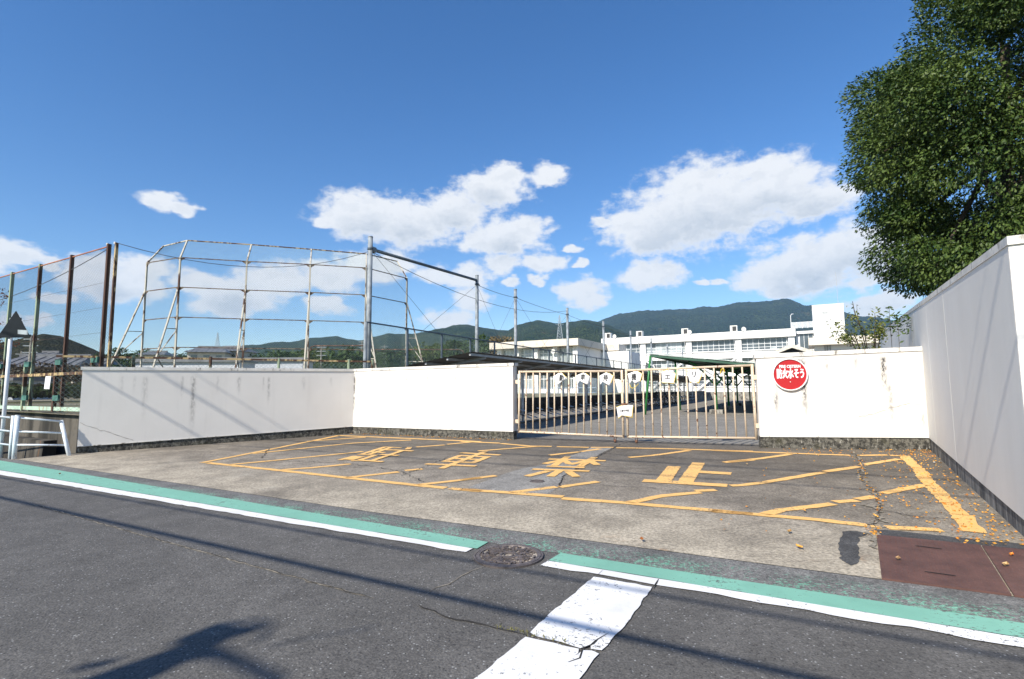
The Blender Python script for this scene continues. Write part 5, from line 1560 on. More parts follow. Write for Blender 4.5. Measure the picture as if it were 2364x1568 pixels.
# cream two-storey block on the left
RZ1 = reg(1160, 760, 5.91)
bo = V2(AT(*RZ1(1310, 285), 58)); bt = AT(*RZ1(1310, 285), 58).z
bl_ = u_on(RZ1(60, 360)[0], bo, BD)              # negative length to the left end
print('left block', bo, bt, bl_, 'main', mR, mRt, mo, piers, 'tower', tt, tw_)
ob = bo + BD * bl_; BLn = -bl_
cb_ = thing('school_building', 'cream two-storey school block with overhanging flat roof, left of the white block', 'building', tuple(A(ob, YZ)))
build('cornice', bxw(MB(), ob, 0, BLn, 0, 9.5, bt - .78, bt), M_SCR, cb_)
build('cornice_return', bxw(MB(), ob, BLn - 1.2, BLn + 1.6, 9.5, 12.5, bt - .85, bt - .05), M_SCR, cb_)
build('wall', bxw(MB(), ob, .8, BLn - .5, 1.6, 9, YZ - 1, bt - .78), M_SWH, cb_)
build('link_wall', bxw(MB(), ob, BLn - 2.5, BLn + 3, 9, 14, YZ - 1, bt - 1.0), M_SWH, cb_)
hb = (bt - .78 - YZ) / 2
bays = [u_on(RZ1(x, 0)[0], bo, BD) - bl_ for x in (150, 405, 675, 955, 1245)]
for s in bays: build('pier', bxw(MB(), ob, s - .28, s + .28, .75, 1.6, YZ - 1, bt - .78), M_SWH, cb_)
for f in range(2):
    z1_ = bt - .80 - f * hb; zs = z1_ - hb + 1.15
    for i in range(4):
        a, b2 = bays[i] + .3, bays[i + 1] - .3
        build('spandrel', bxw(MB(), ob, a, b2, .95, 1.59, z1_ - hb + .05, zs), M_SCR if f == 0 else M_SWH, cb_)
        window(cb_, ob, a, b2, zs, z1_ - .1, 1.35, 4, [.68], M_GLC if f == 0 else M_GLS)
sp0 = A(ob + BD * bays[3] + BN * .5, bt - 1.35)
t = thing('loudspeaker', 'round pale horn loudspeaker on the front of the cream block', 'loudspeaker', tuple(sp0)); build('horn', MB().tube(sp0 - BN * .25, sp0 + BN * .2, .27, 16, .1), M_AC, t); build('bracket', MB().tube(sp0 + BN * .2, sp0 + BN * .6, .04, 6), M_AC, t)
rlg = thing('blue_railing', 'pale blue railing in front of the cream school block', 'railing', tuple(A(ob, YZ)))
M_BLR = sm('pale_blue_paint', (.30, .38, .50), .6)
for i in range(12):
    build('post', bxw(MB(), ob, i * 1.6 - 4, i * 1.6 - 3.95, -2, -1.95, YZ - .2, YZ + 1.3), M_BLR, rlg)
for z in (YZ + 1.25, YZ + .7): build('rail', bxw(MB(), ob, -4, 14.5, -1.99, -1.96, z, z + .05), M_BLR, rlg)
# small gabled entrance roof peeping over the wall
gp_ = AT(1828, 795, 46)
gb = thing('gabled_porch', 'small gabled roof with dark triangle showing above the right gate wall', 'porch', tuple(A(V2(gp_), YZ)))
gw = 3.6; rise = 1.45
def gable(o2, z, d0_, d1_, half, rise_, th): 
    mb = MB()
    for sg in (-1, 1):
        P = lambda s, d, zz: Vector((o2.x + BD.x * s + BN.x * d, o2.y + BD.y * s + BN.y * d, zz))
        mb.hexa([P(0, d0_, z - th), P(sg * half, d0_, z - rise_ - th), P(sg * half, d1_, z - rise_ - th), P(0, d1_, z - th)], [P(0, d0_, z), P(sg * half, d0_, z - rise_), P(sg * half, d1_, z - rise_), P(0, d1_, z)])
    return mb
build('roof', gable(V2(gp_), gp_.z, -.4, 5, gw, rise, .14), sm('porch_roof', (.42, .39, .34), .7), gb)
mb = MB(); P = lambda s, zz: Vector((gp_.x + BD.x * s, gp_.y + BD.y * s, zz))
mb.add([P(0, gp_.z - .35), P(-2.2, gp_.z - 1.2), P(2.2, gp_.z - 1.2)] + [P(0, gp_.z - .35) + BN * .1, P(-2.2, gp_.z - 1.2) + BN * .1, P(2.2, gp_.z - 1.2) + BN * .1], [(0, 1, 2), (5, 4, 3), (0, 3, 4, 1), (1, 4, 5, 2), (2, 5, 3, 0)])
build('gable_vent', mb, M_DK, gb)
build('bargeboard', gable(V2(gp_), gp_.z - .02, -.46, -.405, gw, rise, .30), sm('bargeboard_paint', (.62, .58, .50), .7), gb)
for s in (-2.6, 2.6): build('post', MB().box(A(V2(gp_) + BD * s + BN * .3, (gp_.z - 1.2 + YZ) / 2), (.18, .18, gp_.z - 1.2 - YZ)), M_SWH, gb)
o = build('beam', bxw(MB(), V2(gp_), -2.7, 2.7, .2, .4, gp_.z - 1.5, gp_.z - 1.21), M_SWH, gb)

# ------------------------------------------------------------------ mountains
def forestmat(name, c1, c2, sc, bmpd, wr=None):
    m, nt, b, pos = new_mat(name)
    n1 = noise(nt, pos, sc, 6, .65); n2 = noise(nt, pos, sc * 9, 4, .6); n3 = voro(nt, pos, sc * 14)
    c = mixc(nt, sstep(nt, n1, .35, .65), c1, c2)
    c = mixc(nt, mth(nt, 'MULTIPLY', sstep(nt, n2, .4, .62), .8), c, [v * .3 for v in c1])
    c = mixc(nt, mth(nt, 'MULTIPLY', sstep(nt, n3, .25, .02), .5), c, [v * 1.7 for v in c2])
    n4 = noise(nt, pos, sc * 2.3, 4, .6)
    c = mixc(nt, mth(nt, 'MULTIPLY', sstep(nt, n4, .6, .7), .35), c, (.14, .10, .05))
    setc(nt, b, c); b.inputs['Roughness'].default_value = 1; b.inputs['Specular IOR Level'].default_value = .05
    bump(nt, b, mth(nt, 'ADD', n2, mth(nt, 'MULTIPLY', n3, -.8)), .9, bmpd)
    return m
def value_noise(x, y, seed):
    def h(i, j): return (np.sin(i * 127.1 + j * 311.7 + seed * 74.7) * 43758.5453) % 1.0
    xi, yi = np.floor(x), np.floor(y); xf, yf = x - xi, y - yi
    u, v = xf * xf * (3 - 2 * xf), yf * yf * (3 - 2 * yf)
    return (h(xi, yi) * (1 - u) + h(xi + 1, yi) * u) * (1 - v) + (h(xi, yi + 1) * (1 - u) + h(xi + 1, yi + 1) * u) * v
def ridge(name, prof, dist, depth, mat, na=420, nr=60, foot=0.0, rough=.22, seed=1, cell=300.0):
    pa = []; pe = []
    for (x, y) in prof:
        d = ray(x, y); pa.append(atan2(d.x, d.y)); pe.append(HC + d.z / sqrt(d.x ** 2 + d.y ** 2) * dist)
    pa, pe = np.array(pa), np.array(pe)
    aa = np.linspace(pa[0], pa[-1], na); zr = np.interp(aa, pa, pe)
    zr = zr + (value_noise(aa * dist / 45, aa * 0 + seed, 3) - .5) * dist * .0022 + (value_noise(aa * dist / 14, aa * 0 + seed, 5) - .5) * dist * .0012
    t = np.concatenate([np.linspace(0, 1, nr), np.linspace(1.05, 1.6, 10)])
    AA, TT = np.meshgrid(aa, t)
    ZR = np.broadcast_to(zr, AA.shape)
    R_ = dist - depth + TT * depth
    X, Y = R_ * np.sin(AA), R_ * np.cos(AA)
    up_ = np.clip(TT, 0, 1); prof_ = up_ ** .8
    gul = (value_noise(X / cell, Y / cell, seed) - .5) * 1.0 + (value_noise(X / cell * 2.3, Y / cell * 2.3, seed + 1) - .5) * .5 + (value_noise(X / cell * 5, Y / cell * 5, seed + 2) - .5) * .22
    Z = foot + (ZR - foot) * prof_ * (1 + gul * rough * 4 * up_ * (1 - up_))
    back_ = np.clip(TT - 1, 0, 1); Z = np.where(TT > 1, ZR - (ZR - foot) * back_ * 1.4, Z)
    Z = np.minimum(Z, np.where(TT < 1, ZR * (R_ / dist) * .985 + .01 * ZR, Z))
    Z = np.where(TT <= 0.001, -3, Z)
    n0, n1 = AA.shape; vs = np.stack([X, Y, Z], -1).reshape(-1, 3)
    idx = np.arange(n0 * n1).reshape(n0, n1)
    fs = np.stack([idx[:-1, :-1], idx[:-1, 1:], idx[1:, 1:], idx[1:, :-1]], -1).reshape(-1, 4)
    me = bpy.data.meshes.new(name); me.from_pydata(vs.tolist(), [], fs.tolist()); me.update()
    o = link(name, me, mat, None, True); o['kind'] = 'structure'
    return o
FARP = [(1180, 800), (1260, 785), (1340, 765), (1375, 746), (1396, 735.6), (1429, 722.8), (1454, 722), (1496, 716), (1540, 716), (1577, 713.4), (1601.7, 713), (1624, 707.5), (1646, 709), (1670.7, 706.8), (1700, 698.6), (1740, 696), (1786.5, 693), (1808.7, 689.6), (1823.4, 692), (1853, 702.6), (1878, 705), (1930, 716), (1963, 723.7), (1989.6, 729.4), (2018.8, 731.9), (2038, 734.3), (2063, 738.4), (2110, 752), (2200, 765), (2330, 775), (2600, 800)]
NEARP = [(480, 880), (530, 815), (563, 798.2), (602, 794.7), (634, 788.6), (670, 791), (716, 780.4), (752, 777.9), (777, 776.8), (805.7, 784), (834, 785), (852.6, 780), (897.4, 769.8), (940, 772), (997, 763), (1049, 751), (1080, 749), (1104, 754), (1132, 759.5), (1173, 763), (1194, 751), (1218, 745.7), (1239, 739.5), (1259.5, 744), (1287, 745.7), (1349, 738), (1363, 739.5), (1380, 743), (1411, 752), (1447, 770), (1463, 777), (1520, 800), (1620, 830), (1760, 880)]
ridge('mountain', FARP, 3600, 1700, forestmat('far_forest', (.022, .046, .022), (.048, .072, .028), .006, 30), seed=2, foot=40, cell=420)
ridge('hill', NEARP, 2100, 1100, forestmat('near_forest', (.028, .056, .018), (.072, .098, .030), .012, 20), seed=5, foot=8, cell=220)
# dark wooded hill on the far left
LEFTP = [(-500, 800), (-200, 790), (-40, 792), (20, 790), (60, 778), (100, 770), (140, 775), (180, 790), (215, 805), (250, 822), (310, 835), (420, 845), (520, 880)]
ridge('hill', LEFTP, 420, 200, forestmat('autumn_wood', (.020, .026, .012), (.062, .060, .022), .05, 3), seed=9, foot=0, cell=40, na=300, nr=50, rough=.15)

# ------------------------------------------------------------------ trees
def leafmat(name, c1, c2, spec=.4, rough=.45, sc=1.2):
    m, nt, b, pos = new_mat(name)
    n1 = noise(nt, pos, sc, 3); 
    oi = voro(nt, pos, 9, 'F1', 'Color'); sp_x = nt.nodes.new('ShaderNodeSeparateColor'); nt.links.new(oi, sp_x.inputs[0])
    c = mixc(nt, sstep(nt, mth(nt, 'ADD', mth(nt, 'MULTIPLY', n1, .7), mth(nt, 'MULTIPLY', sp_x.outputs[0], .3)), .3, .7), c1, c2)
    setc(nt, b, c); b.inputs['Roughness'].default_value = rough; b.inputs['Specular IOR Level'].default_value = spec
    tl = nt.nodes.new('ShaderNodeBsdfTranslucent'); nt.links.new(c, tl.inputs[0])
    mx = nt.nodes.new('ShaderNodeMixShader'); mx.inputs[0].default_value = .18
    out = nt.nodes['Material Output']; nt.links.new(b.outputs[0], mx.inputs[1]); nt.links.new(tl.outputs[0], mx.inputs[2]); nt.links.new(mx.outputs[0], out.inputs[0])
    return m
M_BARK = sm('bark', (.075, .058, .042), .9, var=.4, scale=6, bmp=.6, bscale=18)
def clump_tree(name, label, base, h, crown_c, crown_r, nclump, per, leaf, mat, cl_r=(.5, .9), trunk_r=.22, seed=1, aspect=.5, group=None, limbs=10, lower=None, keep=None, shell=.45, dome=False):
    R = np.random.default_rng(seed)
    t = thing(name, label, 'tree', tuple(base), group)
    cc = Vector(crown_c); cr = Vector(crown_r)
    cs_ = []
    while len(cs_) < nclump:
        v = R.normal(0, 1, 3); v /= np.linalg.norm(v); rad = R.uniform(.35, 1.0) ** .45
        p = np.array([cc.x + v[0] * cr.x * rad, cc.y + v[1] * cr.y * rad, cc.z + v[2] * cr.z * rad])
        if keep and not keep(p): continue
        cs_.append(p)
    pts = []; dirs = []; nrm = []
    for c in cs_:
        r_ = R.uniform(*cl_r)
        v = R.normal(0, 1, (per, 3)); v /= np.linalg.norm(v, axis=1)[:, None]
        rad = R.uniform(shell, 1.0, per) ** .5
        q = c + v * rad[:, None] * np.array([r_, r_, r_ * .72])
        pts.append(q)
        o_ = c - np.array(cc); o_ = o_ / (np.linalg.norm(o_) + 1e-6)
        dirs.append(v * .6 + o_ * .5 + np.array([0, 0, -.45])); nrm.append(v + o_ * .35 + np.array([0, 0, .35]))
    pts = np.concatenate(pts); dirs = np.concatenate(dirs)
    leafmesh('crown', pts, dirs, leaf, mat, t, aspect=aspect, jitter=.45, nrm=np.concatenate(nrm))
    top = Vector((base[0] + (cc.x - base[0]) * .8, base[1] + (cc.y - base[1]) * .8, cc.z + cr.z * .35))
    b0 = Vector(base); mid_ = b0.lerp(top, .5) + Vector((R.normal(0, .15), R.normal(0, .15), 0))
    build('trunk', MB().path([b0 - UP * .3, b0.lerp(mid_, .4), mid_, top], [trunk_r * 1.25, trunk_r, trunk_r * .75, trunk_r * .25], 10), M_BARK, t, True)
    for i in range(limbs):
        c = Vector(cs_[R.integers(len(cs_))]); s_ = b0.lerp(top, R.uniform(.35, .9)) if R.random() < .6 else mid_.lerp(top, R.uniform(0, .8))
        m_ = s_.lerp(c, .5) + Vector((0, 0, -.05 * (c - s_).length + .2))
        build('limb', MB().path([s_, m_, c], [trunk_r * .38, trunk_r * .22, trunk_r * .06], 6), M_BARK, t, True)
    return t
# big evergreen oak behind the right wall
TD = 15.5
tb = AT(2345, 890, TD); tcn = AT(2345, 330, TD)
M_OAK = leafmat('oak_leaf', (.022, .050, .008), (.100, .145, .030), .3, .5, 1.0)
hole = AT(2215, 430, TD)
def keep(p):
    # leave gaps where the sky shows through
    d = Vector(p) - CAMP; px = CX + F * d.dot(rt) / d.dot(fwd); py = CY - F * d.dot(upv) / d.dot(fwd)
    if abs(px - 2225) < 62 and abs(py - 432) < 36: return False
    if abs(px - 2290) < 40 and abs(py - 150) < 26 and random.random() < .8: return False
    # silhouette: bays between the lobes
    edge = np.interp(py, [-400, 0, 70, 150, 200, 270, 345, 400, 470, 520, 560, 610, 650, 700, 740], [2300, 2185, 2160, 2090, 2020, 2005, 1985, 2005, 2020, 2040, 2065, 2068, 2095, 2150, 2230])
    return px > edge - 4
clump_tree('evergreen_oak', 'big dark green evergreen tree rising behind the tall right wall', (tb.x, tb.y, YZ), 14, (tcn.x + .2, tcn.y, tcn.z + .6), (5.6, 4.4, 7.4), 460, 760, .118, M_OAK, (.6, 1.25), .33, 3, .5, None, 24, keep=keep, shell=.35)
# young sapling behind the right gate wall
sb = AT(2010, 800, 11.2)
def sapling():
    base = Vector((sb.x, sb.y, YZ)); t = thing('sapling', 'young leafy sapling peeping over the wall below the tower', 'tree', tuple(base))
    Mx = leafmat('sapling_leaf', (.05, .09, .015), (.22, .22, .05), .4, .45, 4)
    ZS = reg(1840, 680, 5.91); Y_ = sb.y
    br = [[(1400, 900), (1310, 700), (1240, 450), (1230, 290)], [(1390, 890), (1200, 720), (1050, 640), (930, 540)], [(1400, 880), (1330, 640), (1190, 500), (1130, 440)], [(1410, 890), (1480, 640), (1500, 520), (1480, 400)], [(1410, 880), (1560, 700), (1600, 560)], [(1390, 895), (1150, 790), (980, 720), (820, 560)], [(1400, 890), (1300, 800), (1100, 800), (1000, 760)], [(1280, 590), (1200, 400), (1170, 240)], [(1400, 760), (1500, 720), (1600, 690)]]
    pts = []; dirs = []
    for k, b_ in enumerate(br):
        dy = random.uniform(-.5, .5); P_ = [AT(*ZS(*q), Y_ + dy * (i / 3)) for i, q in enumerate(b_)]
        if k not in (7,): P_[0] = base + UP * 1.2
        build('branch', MB().path(P_, [.014, .010, .006, .003][:len(P_)], 5), M_BARK, t, True)
        for i in range(len(P_) - 1):
            for j in range(34 if k not in (0, 7) else 6):
                u = random.random()
                if i == 0 and u < .5: continue
                q = P_[i].lerp(P_[i + 1], u); pts.append(q + Vector((random.gauss(0, .055), random.gauss(0, .08), random.gauss(0, .05)))); dirs.append((random.gauss(0, 1), random.gauss(0, 1), -.6))
    for i in range(300):
        cx_, cy_ = random.choice([(1150, 770), (1330, 700), (1430, 760), (1500, 580), (1300, 620), (1560, 650), (1080, 760), (1420, 690), (1560, 740)])
        q = AT(*ZS(random.gauss(cx_, 48), random.gauss(cy_, 34)), Y_ + random.gauss(0, .25)); pts.append(q); dirs.append((random.gauss(0, 1), random.gauss(0, 1), -.6))
    leafmesh('crown', pts, dirs, .075, Mx, t, .45, .4)
    build('stem', MB().path([base - UP * .1, base + UP * 1.25], [.03, .018], 8), M_BARK, t, True)
sapling()
def fern(px, py, n, label, sz):
    p0 = AT(px, py, 10.5); base = Vector((p0.x, p0.y, YZ)); t = thing('sapling', label, 'tree', tuple(base))
    build('stem', MB().path([base, Vector((p0.x, p0.y, p0.z))], [.008, .004], 6), M_BARK, t)
    pts = [p0 + Vector((random.gauss(0, sz), random.gauss(0, sz), -abs(random.gauss(0, sz * 1.4)))) for i in range(n)]
    leafmesh('crown', pts, [(random.gauss(0, 1), random.gauss(0, 1), -.4) for _ in pts], .10, M_OAK, t, .35, .3)
ZS = reg(1840, 680, 5.91)
fern(*ZS(1685, 320), 22, 'thin upright shoot beside the top of the panel wall', .10)
fern(*ZS(1800, 440), 110, 'dark leafy shoot at the panel wall coping', .16)
# far trees on the field edge and in front of the hills
M_FT = leafmat('far_leaf', (.022, .052, .014), (.065, .10, .028), .2, .6, .25)
M_FT2 = leafmat('far_leaf_light', (.05, .085, .02), (.11, .14, .04), .2, .6, .25)
M_FTB = leafmat('far_leaf_brown', (.13, .10, .05), (.24, .19, .10), .2, .6, .25)
M_RED = leafmat('red_leaf', (.12, .035, .02), (.22, .09, .04), .3, .5, 2)
def far_tree(px, py_top, py_bot, dist, w_px, mat, label, seed, group='trees beyond the playing field', name='broadleaf_tree'):
    t_ = AT(px, py_top, dist); b_ = AT(px, py_bot, dist); wr = w_px / F * dist / 2
    zc = (t_.z + b_.z) / 2; rz = (t_.z - b_.z) / 2
    n = int(max(14, min(46, 26)))
    clump_tree(name, label, (t_.x, t_.y, min(b_.z - .5, FZ - 1)), 1, (t_.x, t_.y, zc), (wr * .82, wr * .82, rz * .85), n, 46, max(.32, wr * .16), mat, (wr * .24, wr * .42), max(.12, wr * .07), seed, .6, group, 4)
FT = [ # px, top, bottom, distance, width, material, label
 (815, 800, 850, 95, 120, M_FT, 'dark rounded tree behind the middle of the backstop'), (735, 806, 850, 100, 90, M_FT2, 'lighter green tree behind the backstop, left of the rusty frame'), (905, 806, 850, 110, 90, M_FT, 'tree just right of the nearest net pole'),
 (1000, 790, 840, 90, 90, M_FT2, 'light green tree right of the backstop end'), (1055, 783, 835, 85, 80, M_FT, 'dark tree left of the second net pole'), (1100, 770, 830, 80, 70, M_FT, 'tall dark tree behind the second net pole'), (1160, 773, 830, 88, 76, M_FTB, 'brown rounded tree left of the cream school block'), (955, 800, 840, 120, 60, M_FT2, 'small pale tree between the net poles and the backstop'),
 (640, 815, 855, 120, 110, M_FT, 'broad dark tree behind the second backstop bay'), (560, 818, 855, 130, 90, M_FT2, 'tree right of the tiled farmhouse'), (385, 818, 850, 140, 70, M_FT, 'tree behind the left wing of the backstop'), (330, 806, 850, 150, 66, M_FT, 'conifer-like tree left of the backstop'), (283, 802, 850, 150, 60, M_FT, 'tree between the rusty fence corner and the backstop'), (440, 815, 850, 150, 60, M_FT, 'tree left of the tiled farmhouse'),
 (235, 812, 850, 130, 50, M_FT, 'tree behind the rusty fence corner'), (690, 812, 855, 140, 80, M_FT2, 'pale tree behind the third backstop bay'), (860, 808, 850, 120, 70, M_FT2, 'pale tree hidden behind the first net pole')]
for i, f_ in enumerate(FT): far_tree(*f_[:6], f_[6], 20 + i)
rt_ = AT(-45, 745, 26)
clump_tree('maple_tree', 'sparse reddish-leaved tree at the left edge behind the fence', (rt_.x, rt_.y, FZ), 5, (rt_.x, rt_.y, rt_.z), (1.5, 1.4, 1.9), 36, 26, .12, M_RED, (.3, .6), .1, 77, .6, None, 8)
# hedge and slopes beyond the field, left
M_HEDGE = leafmat('hedge_leaf', (.02, .045, .014), (.06, .085, .025), .2, .6, .6)
def hedge(px0, px1, y0, y1, dist, label, mat, n=2600):
    pts = []; a, b2 = AT(px0, y0, dist), AT(px1, y0, dist); zt_ = AT(px0, y0, dist).z; zb_ = AT(px0, y1, dist).z
    for i in range(n):
        u = random.random(); p = a.lerp(b2, u); bumpz = (sin(u * 37) + sin(u * 91 + 1)) * .12 * (zt_ - zb_)
        pts.append((p.x, p.y + random.gauss(0, .6), zb_ + (zt_ - zb_ + bumpz) * random.random() ** .7))
    o = leafmesh('hedge', pts, np.random.default_rng(4).normal(0, 1, (n, 3)), .28, mat, None, .7, .4)
    tag(o, label, 'hedge', kind='stuff')
hedge(-60, 215, 892, 918, 27, 'dark green hedge across the field seen through the rusty fence', M_HEDGE)
hedge(230, 1120, 842, 872, 74, 'low green hedge along the far side of the field', M_HEDGE, 5200)
hedge(-60, 240, 850, 900, 46, 'tangled brown thicket below the houses', leafmat('thicket', (.045, .035, .02), (.12, .085, .05), .2, .7, .5), 3400)

# ------------------------------------------------------------------ houses, pylons, utility poles far off
M_TILE = sm('grey_roof_tile', (.17, .175, .185), .55, var=.25, scale=1.5, bmp=.5, bscale=12)
M_PLAS = sm('house_plaster', (.55, .50, .42), .8, var=.15, scale=1); M_WOOD = sm('house_timber', (.14, .09, .055), .8, var=.3, scale=2)
def house(px, py_ridge, dist, w_px, label, dep=7.0, hip=.35, wallh=2.6, turn=0.15):
    r_ = AT(px, py_ridge, dist); w = w_px / F * dist; rise_ = w * .16
    ax = Vector((cos(turn), sin(turn), 0)); ay = Vector((-ax.y, ax.x, 0)); c = V2(r_)
    t = thing('house', label, 'house', tuple(A(c, r_.z - rise_ - wallh)), 'tiled houses beyond the field')
    P = lambda x, y, z: A(c + ax * x + ay * y, z)
    z0 = r_.z - rise_; hw = w / 2
    mb = MB(); rg = [P(-hw * (1 - hip), 0, r_.z), P(hw * (1 - hip), 0, r_.z)]; ev = [P(-hw, -dep / 2, z0), P(hw, -dep / 2, z0), P(hw, dep / 2, z0), P(-hw, dep / 2, z0)]
    mb.add(rg + ev, [(2, 3, 1, 0), (4, 5, 0, 1), (3, 4, 1), (5, 2, 0), (5, 4, 3, 2)])
    rf = build('roof', mb, M_TILE, t)
    build('ridge_tiles', MB().box((rg[0] + rg[1]) / 2 + UP * .1, ((rg[1] - rg[0]).length + .4, .35, .35), (ax, ay, UP)), M_TILE, rf)
    # rows of pantiles as raised ribs
    mb = MB(); n = int(w / .9)
    for i in range(n):
        x = -hw + (i + .5) * w / n; xr_ = max(-hw * (1 - hip), min(hw * (1 - hip), x)); f_ = 1 - max(0, (abs(x) - hw * (1 - hip)) / (hw * hip + 1e-6))
        mb.tube(P(x, -dep / 2, z0 + .03), P(x, -dep / 2 * (1 - f_), z0 + (r_.z - z0) * f_ + .03), .07, 4)
    build('tile_rows', mb, M_TILE, rf)['kind'] = 'stuff'
    build('wall', MB().box(A(c, z0 - wallh / 2 - .05), (w * .86, dep * .8, wallh), (ax, ay, UP)), M_PLAS, t)
    for i in range(3):
        build('window', MB().box(P(-w * .28 + i * w * .28, -dep * .4 - .03, z0 - 1.2), (w * .14, .06, 1.1), (ax, ay, UP)), M_GLS, t)
house(130, 823, 62, 170, 'long grey-tiled house seen through the rusty fence', 8, .2, 3.0, .2)
house(215, 832, 75, 110, 'small tiled house right of the long one, behind the fence', 7, .3, 2.5)
house(118, 814, 85, 60, 'upper tiled gable behind the long house', 6, .5, 2)
house(487, 802, 120, 88, 'tiled farmhouse seen through the backstop under the small pylon', 9, .45, 3, .3)
house(540, 801, 128, 80, 'second tiled farmhouse right of the first behind the backstop', 9, .4, 3, -.1)
house(365, 812, 135, 60, 'tiled roof behind the left wing of the backstop', 9, .4, 3, .2)
M_BLUES = sm('blue_sheet', (.10, .22, .42), .7); M_SHED = sm('shed_sheet', (.5, .52, .55), .6)
def shed(px, py, dist, w, h, label, m):
    p = AT(px, py, dist); c = V2(p)
    t = thing('shed', label, 'shed', tuple(A(c, p.z - h)), None)
    build('wall', MB().box(A(c, p.z - h / 2), (w, 3, h)), m, t)
    mb = MB(); mb.hexa([A(c + Vector(q), p.z) for q in ((-w / 2 - .2, -1.8, 0), (w / 2 + .2, -1.8, 0), (w / 2 + .2, 1.8, 0), (-w / 2 - .2, 1.8, 0))], [A(c + Vector(q), p.z + .4 if q[1] < 0 else p.z + .15) for q in ((-w / 2 - .2, -1.8, 0), (w / 2 + .2, -1.8, 0), (w / 2 + .2, 1.8, 0), (-w / 2 - .2, 1.8, 0))])
    build('roof', mb, M_TILE, t)
shed(30, 880, 36, 3.0, 2.0, 'white shed behind the rusty fence post at the left edge', M_SHED)
shed(620, 836, 60, 9.0, 1.6, 'long low grey-roofed dugout behind the backstop', M_SHED)
shed(455, 838, 52, 10.0, 1.6, 'grey-roofed store left of the dugout, behind the mesh', M_SHED)
# heap of green netting at the foot of the backstop
q = AT(285, 848, 16.5); mb = MB(); vs = []
nx_, ny_ = 26, 14
for i in range(nx_):
    for j in range(ny_):
        u, v = i / (nx_ - 1) * 2 - 1, j / (ny_ - 1) * 2 - 1; r2 = u * u + v * v
        z = FZ + max(0, 1 - r2) * .95 * (1 + .18 * sin(9 * u + 3 * v) + .1 * sin(17 * v)); vs.append((q.x + u * 1.1, q.y + v * .8, z))
mb.add(vs, [(i * ny_ + j, (i + 1) * ny_ + j, (i + 1) * ny_ + j + 1, i * ny_ + j + 1) for i in range(nx_ - 1) for j in range(ny_ - 1)])
o = build('net_heap', mb, sm('green_netting', (.03, .16, .12), .85, var=.5, scale=9, bmp=.8, bscale=30), None, True); tag(o, 'heap of dark green netting behind the left end of the low fence', 'netting')
M_LAT = sm('pylon_steel', (.42, .46, .48), .6, .3)
def pylon(px, y_top, y_bot, dist, label):
    t_ = AT(px, y_top, dist); b_ = AT(px, y_bot, dist); H = t_.z - b_.z; c = V2(t_); w0 = H * .11
    t = thing('pylon', label, 'pylon', tuple(A(c, b_.z)), 'lattice power pylons')
    wv = lambda f: w0 * (1 - f) ** 1.2 + H * .012
    r_ = H * .006
    for sx_, sy_ in ((-1, -1), (1, -1), (1, 1), (-1, 1)):
        build('leg', MB().path([A(c + Vector((sx_ * wv(f), sy_ * wv(f), 0)), b_.z + H * f) for f in (0, .25, .5, .75, 1)], r_, 4), M_LAT, t)
    mb = MB(); n = 11
    for i in range(n):
        f0, f1 = (i / n) ** .85, ((i + 1) / n) ** .85
        for (a, b2) in (((-1, -1), (1, -1)), ((1, -1), (1, 1)), ((1, 1), (-1, 1)), ((-1, 1), (-1, -1))):
            Pq = lambda q, f: A(c + Vector((q[0] * wv(f), q[1] * wv(f), 0)), b_.z + H * f)
            mb.tube(Pq(a, f0), Pq(b2, f1), r_ * .6, 3, cap=False); mb.tube(Pq(b2, f0), Pq(a, f1), r_ * .6, 3, cap=False); mb.tube(Pq(a, f1), Pq(b2, f1), r_ * .6, 3, cap=False)
    build('lattice', mb, M_LAT, t)
    for f in (.70, .80, .90):
        z = b_.z + H * f; L = H * (.13 - .05 * (f - .7) / .2)
        build('cross_arm', MB().tube(A(c - Vector((L, 0, 0)), z), A(c + Vector((L, 0, 0)), z), r_ * .9, 4), M_LAT, t)
pylon(503, 768, 806, 700, 'small lattice power pylon seen through the backstop mesh')
pylon(1291.5, 728, 800, 520, 'lattice power pylon standing above the cream school block')
def upole(px, y_top, dist, label, arms=3):
    t_ = AT(px, y_top, dist); c = V2(t_); t = thing('utility_pole', label, 'utility pole', tuple(A(c, -1)), 'distant utility poles')
    build('shaft', MB().tube(A(c, -1.5), t_, .17, 8, .11), M_CONC, t)
    for k in range(arms): build('cross_arm', MB().box(A(c, t_.z - .4 - k * .7), (1.6, .1, .1)), M_GALV, t)
upole(RBK(1402, 770)[0], RBK(1402, 770)[1], 90, 'pale utility pole behind the third backstop bay'); upole(RBK(1810, 770)[0], RBK(1810, 770)[1], 110, 'thin utility pole right of the first net pole'); upole(RBK(1665, 740)[0], RBK(1665, 740)[1], 130, 'utility pole hidden beside the first net pole')
upole(R6(283, 380)[0], R6(283, 380)[1], 55, 'utility pole with insulators behind the second rusty fence post'); upole(R6(195, 520)[0], R6(195, 520)[1], 70, 'short utility pole left of the long tiled house')
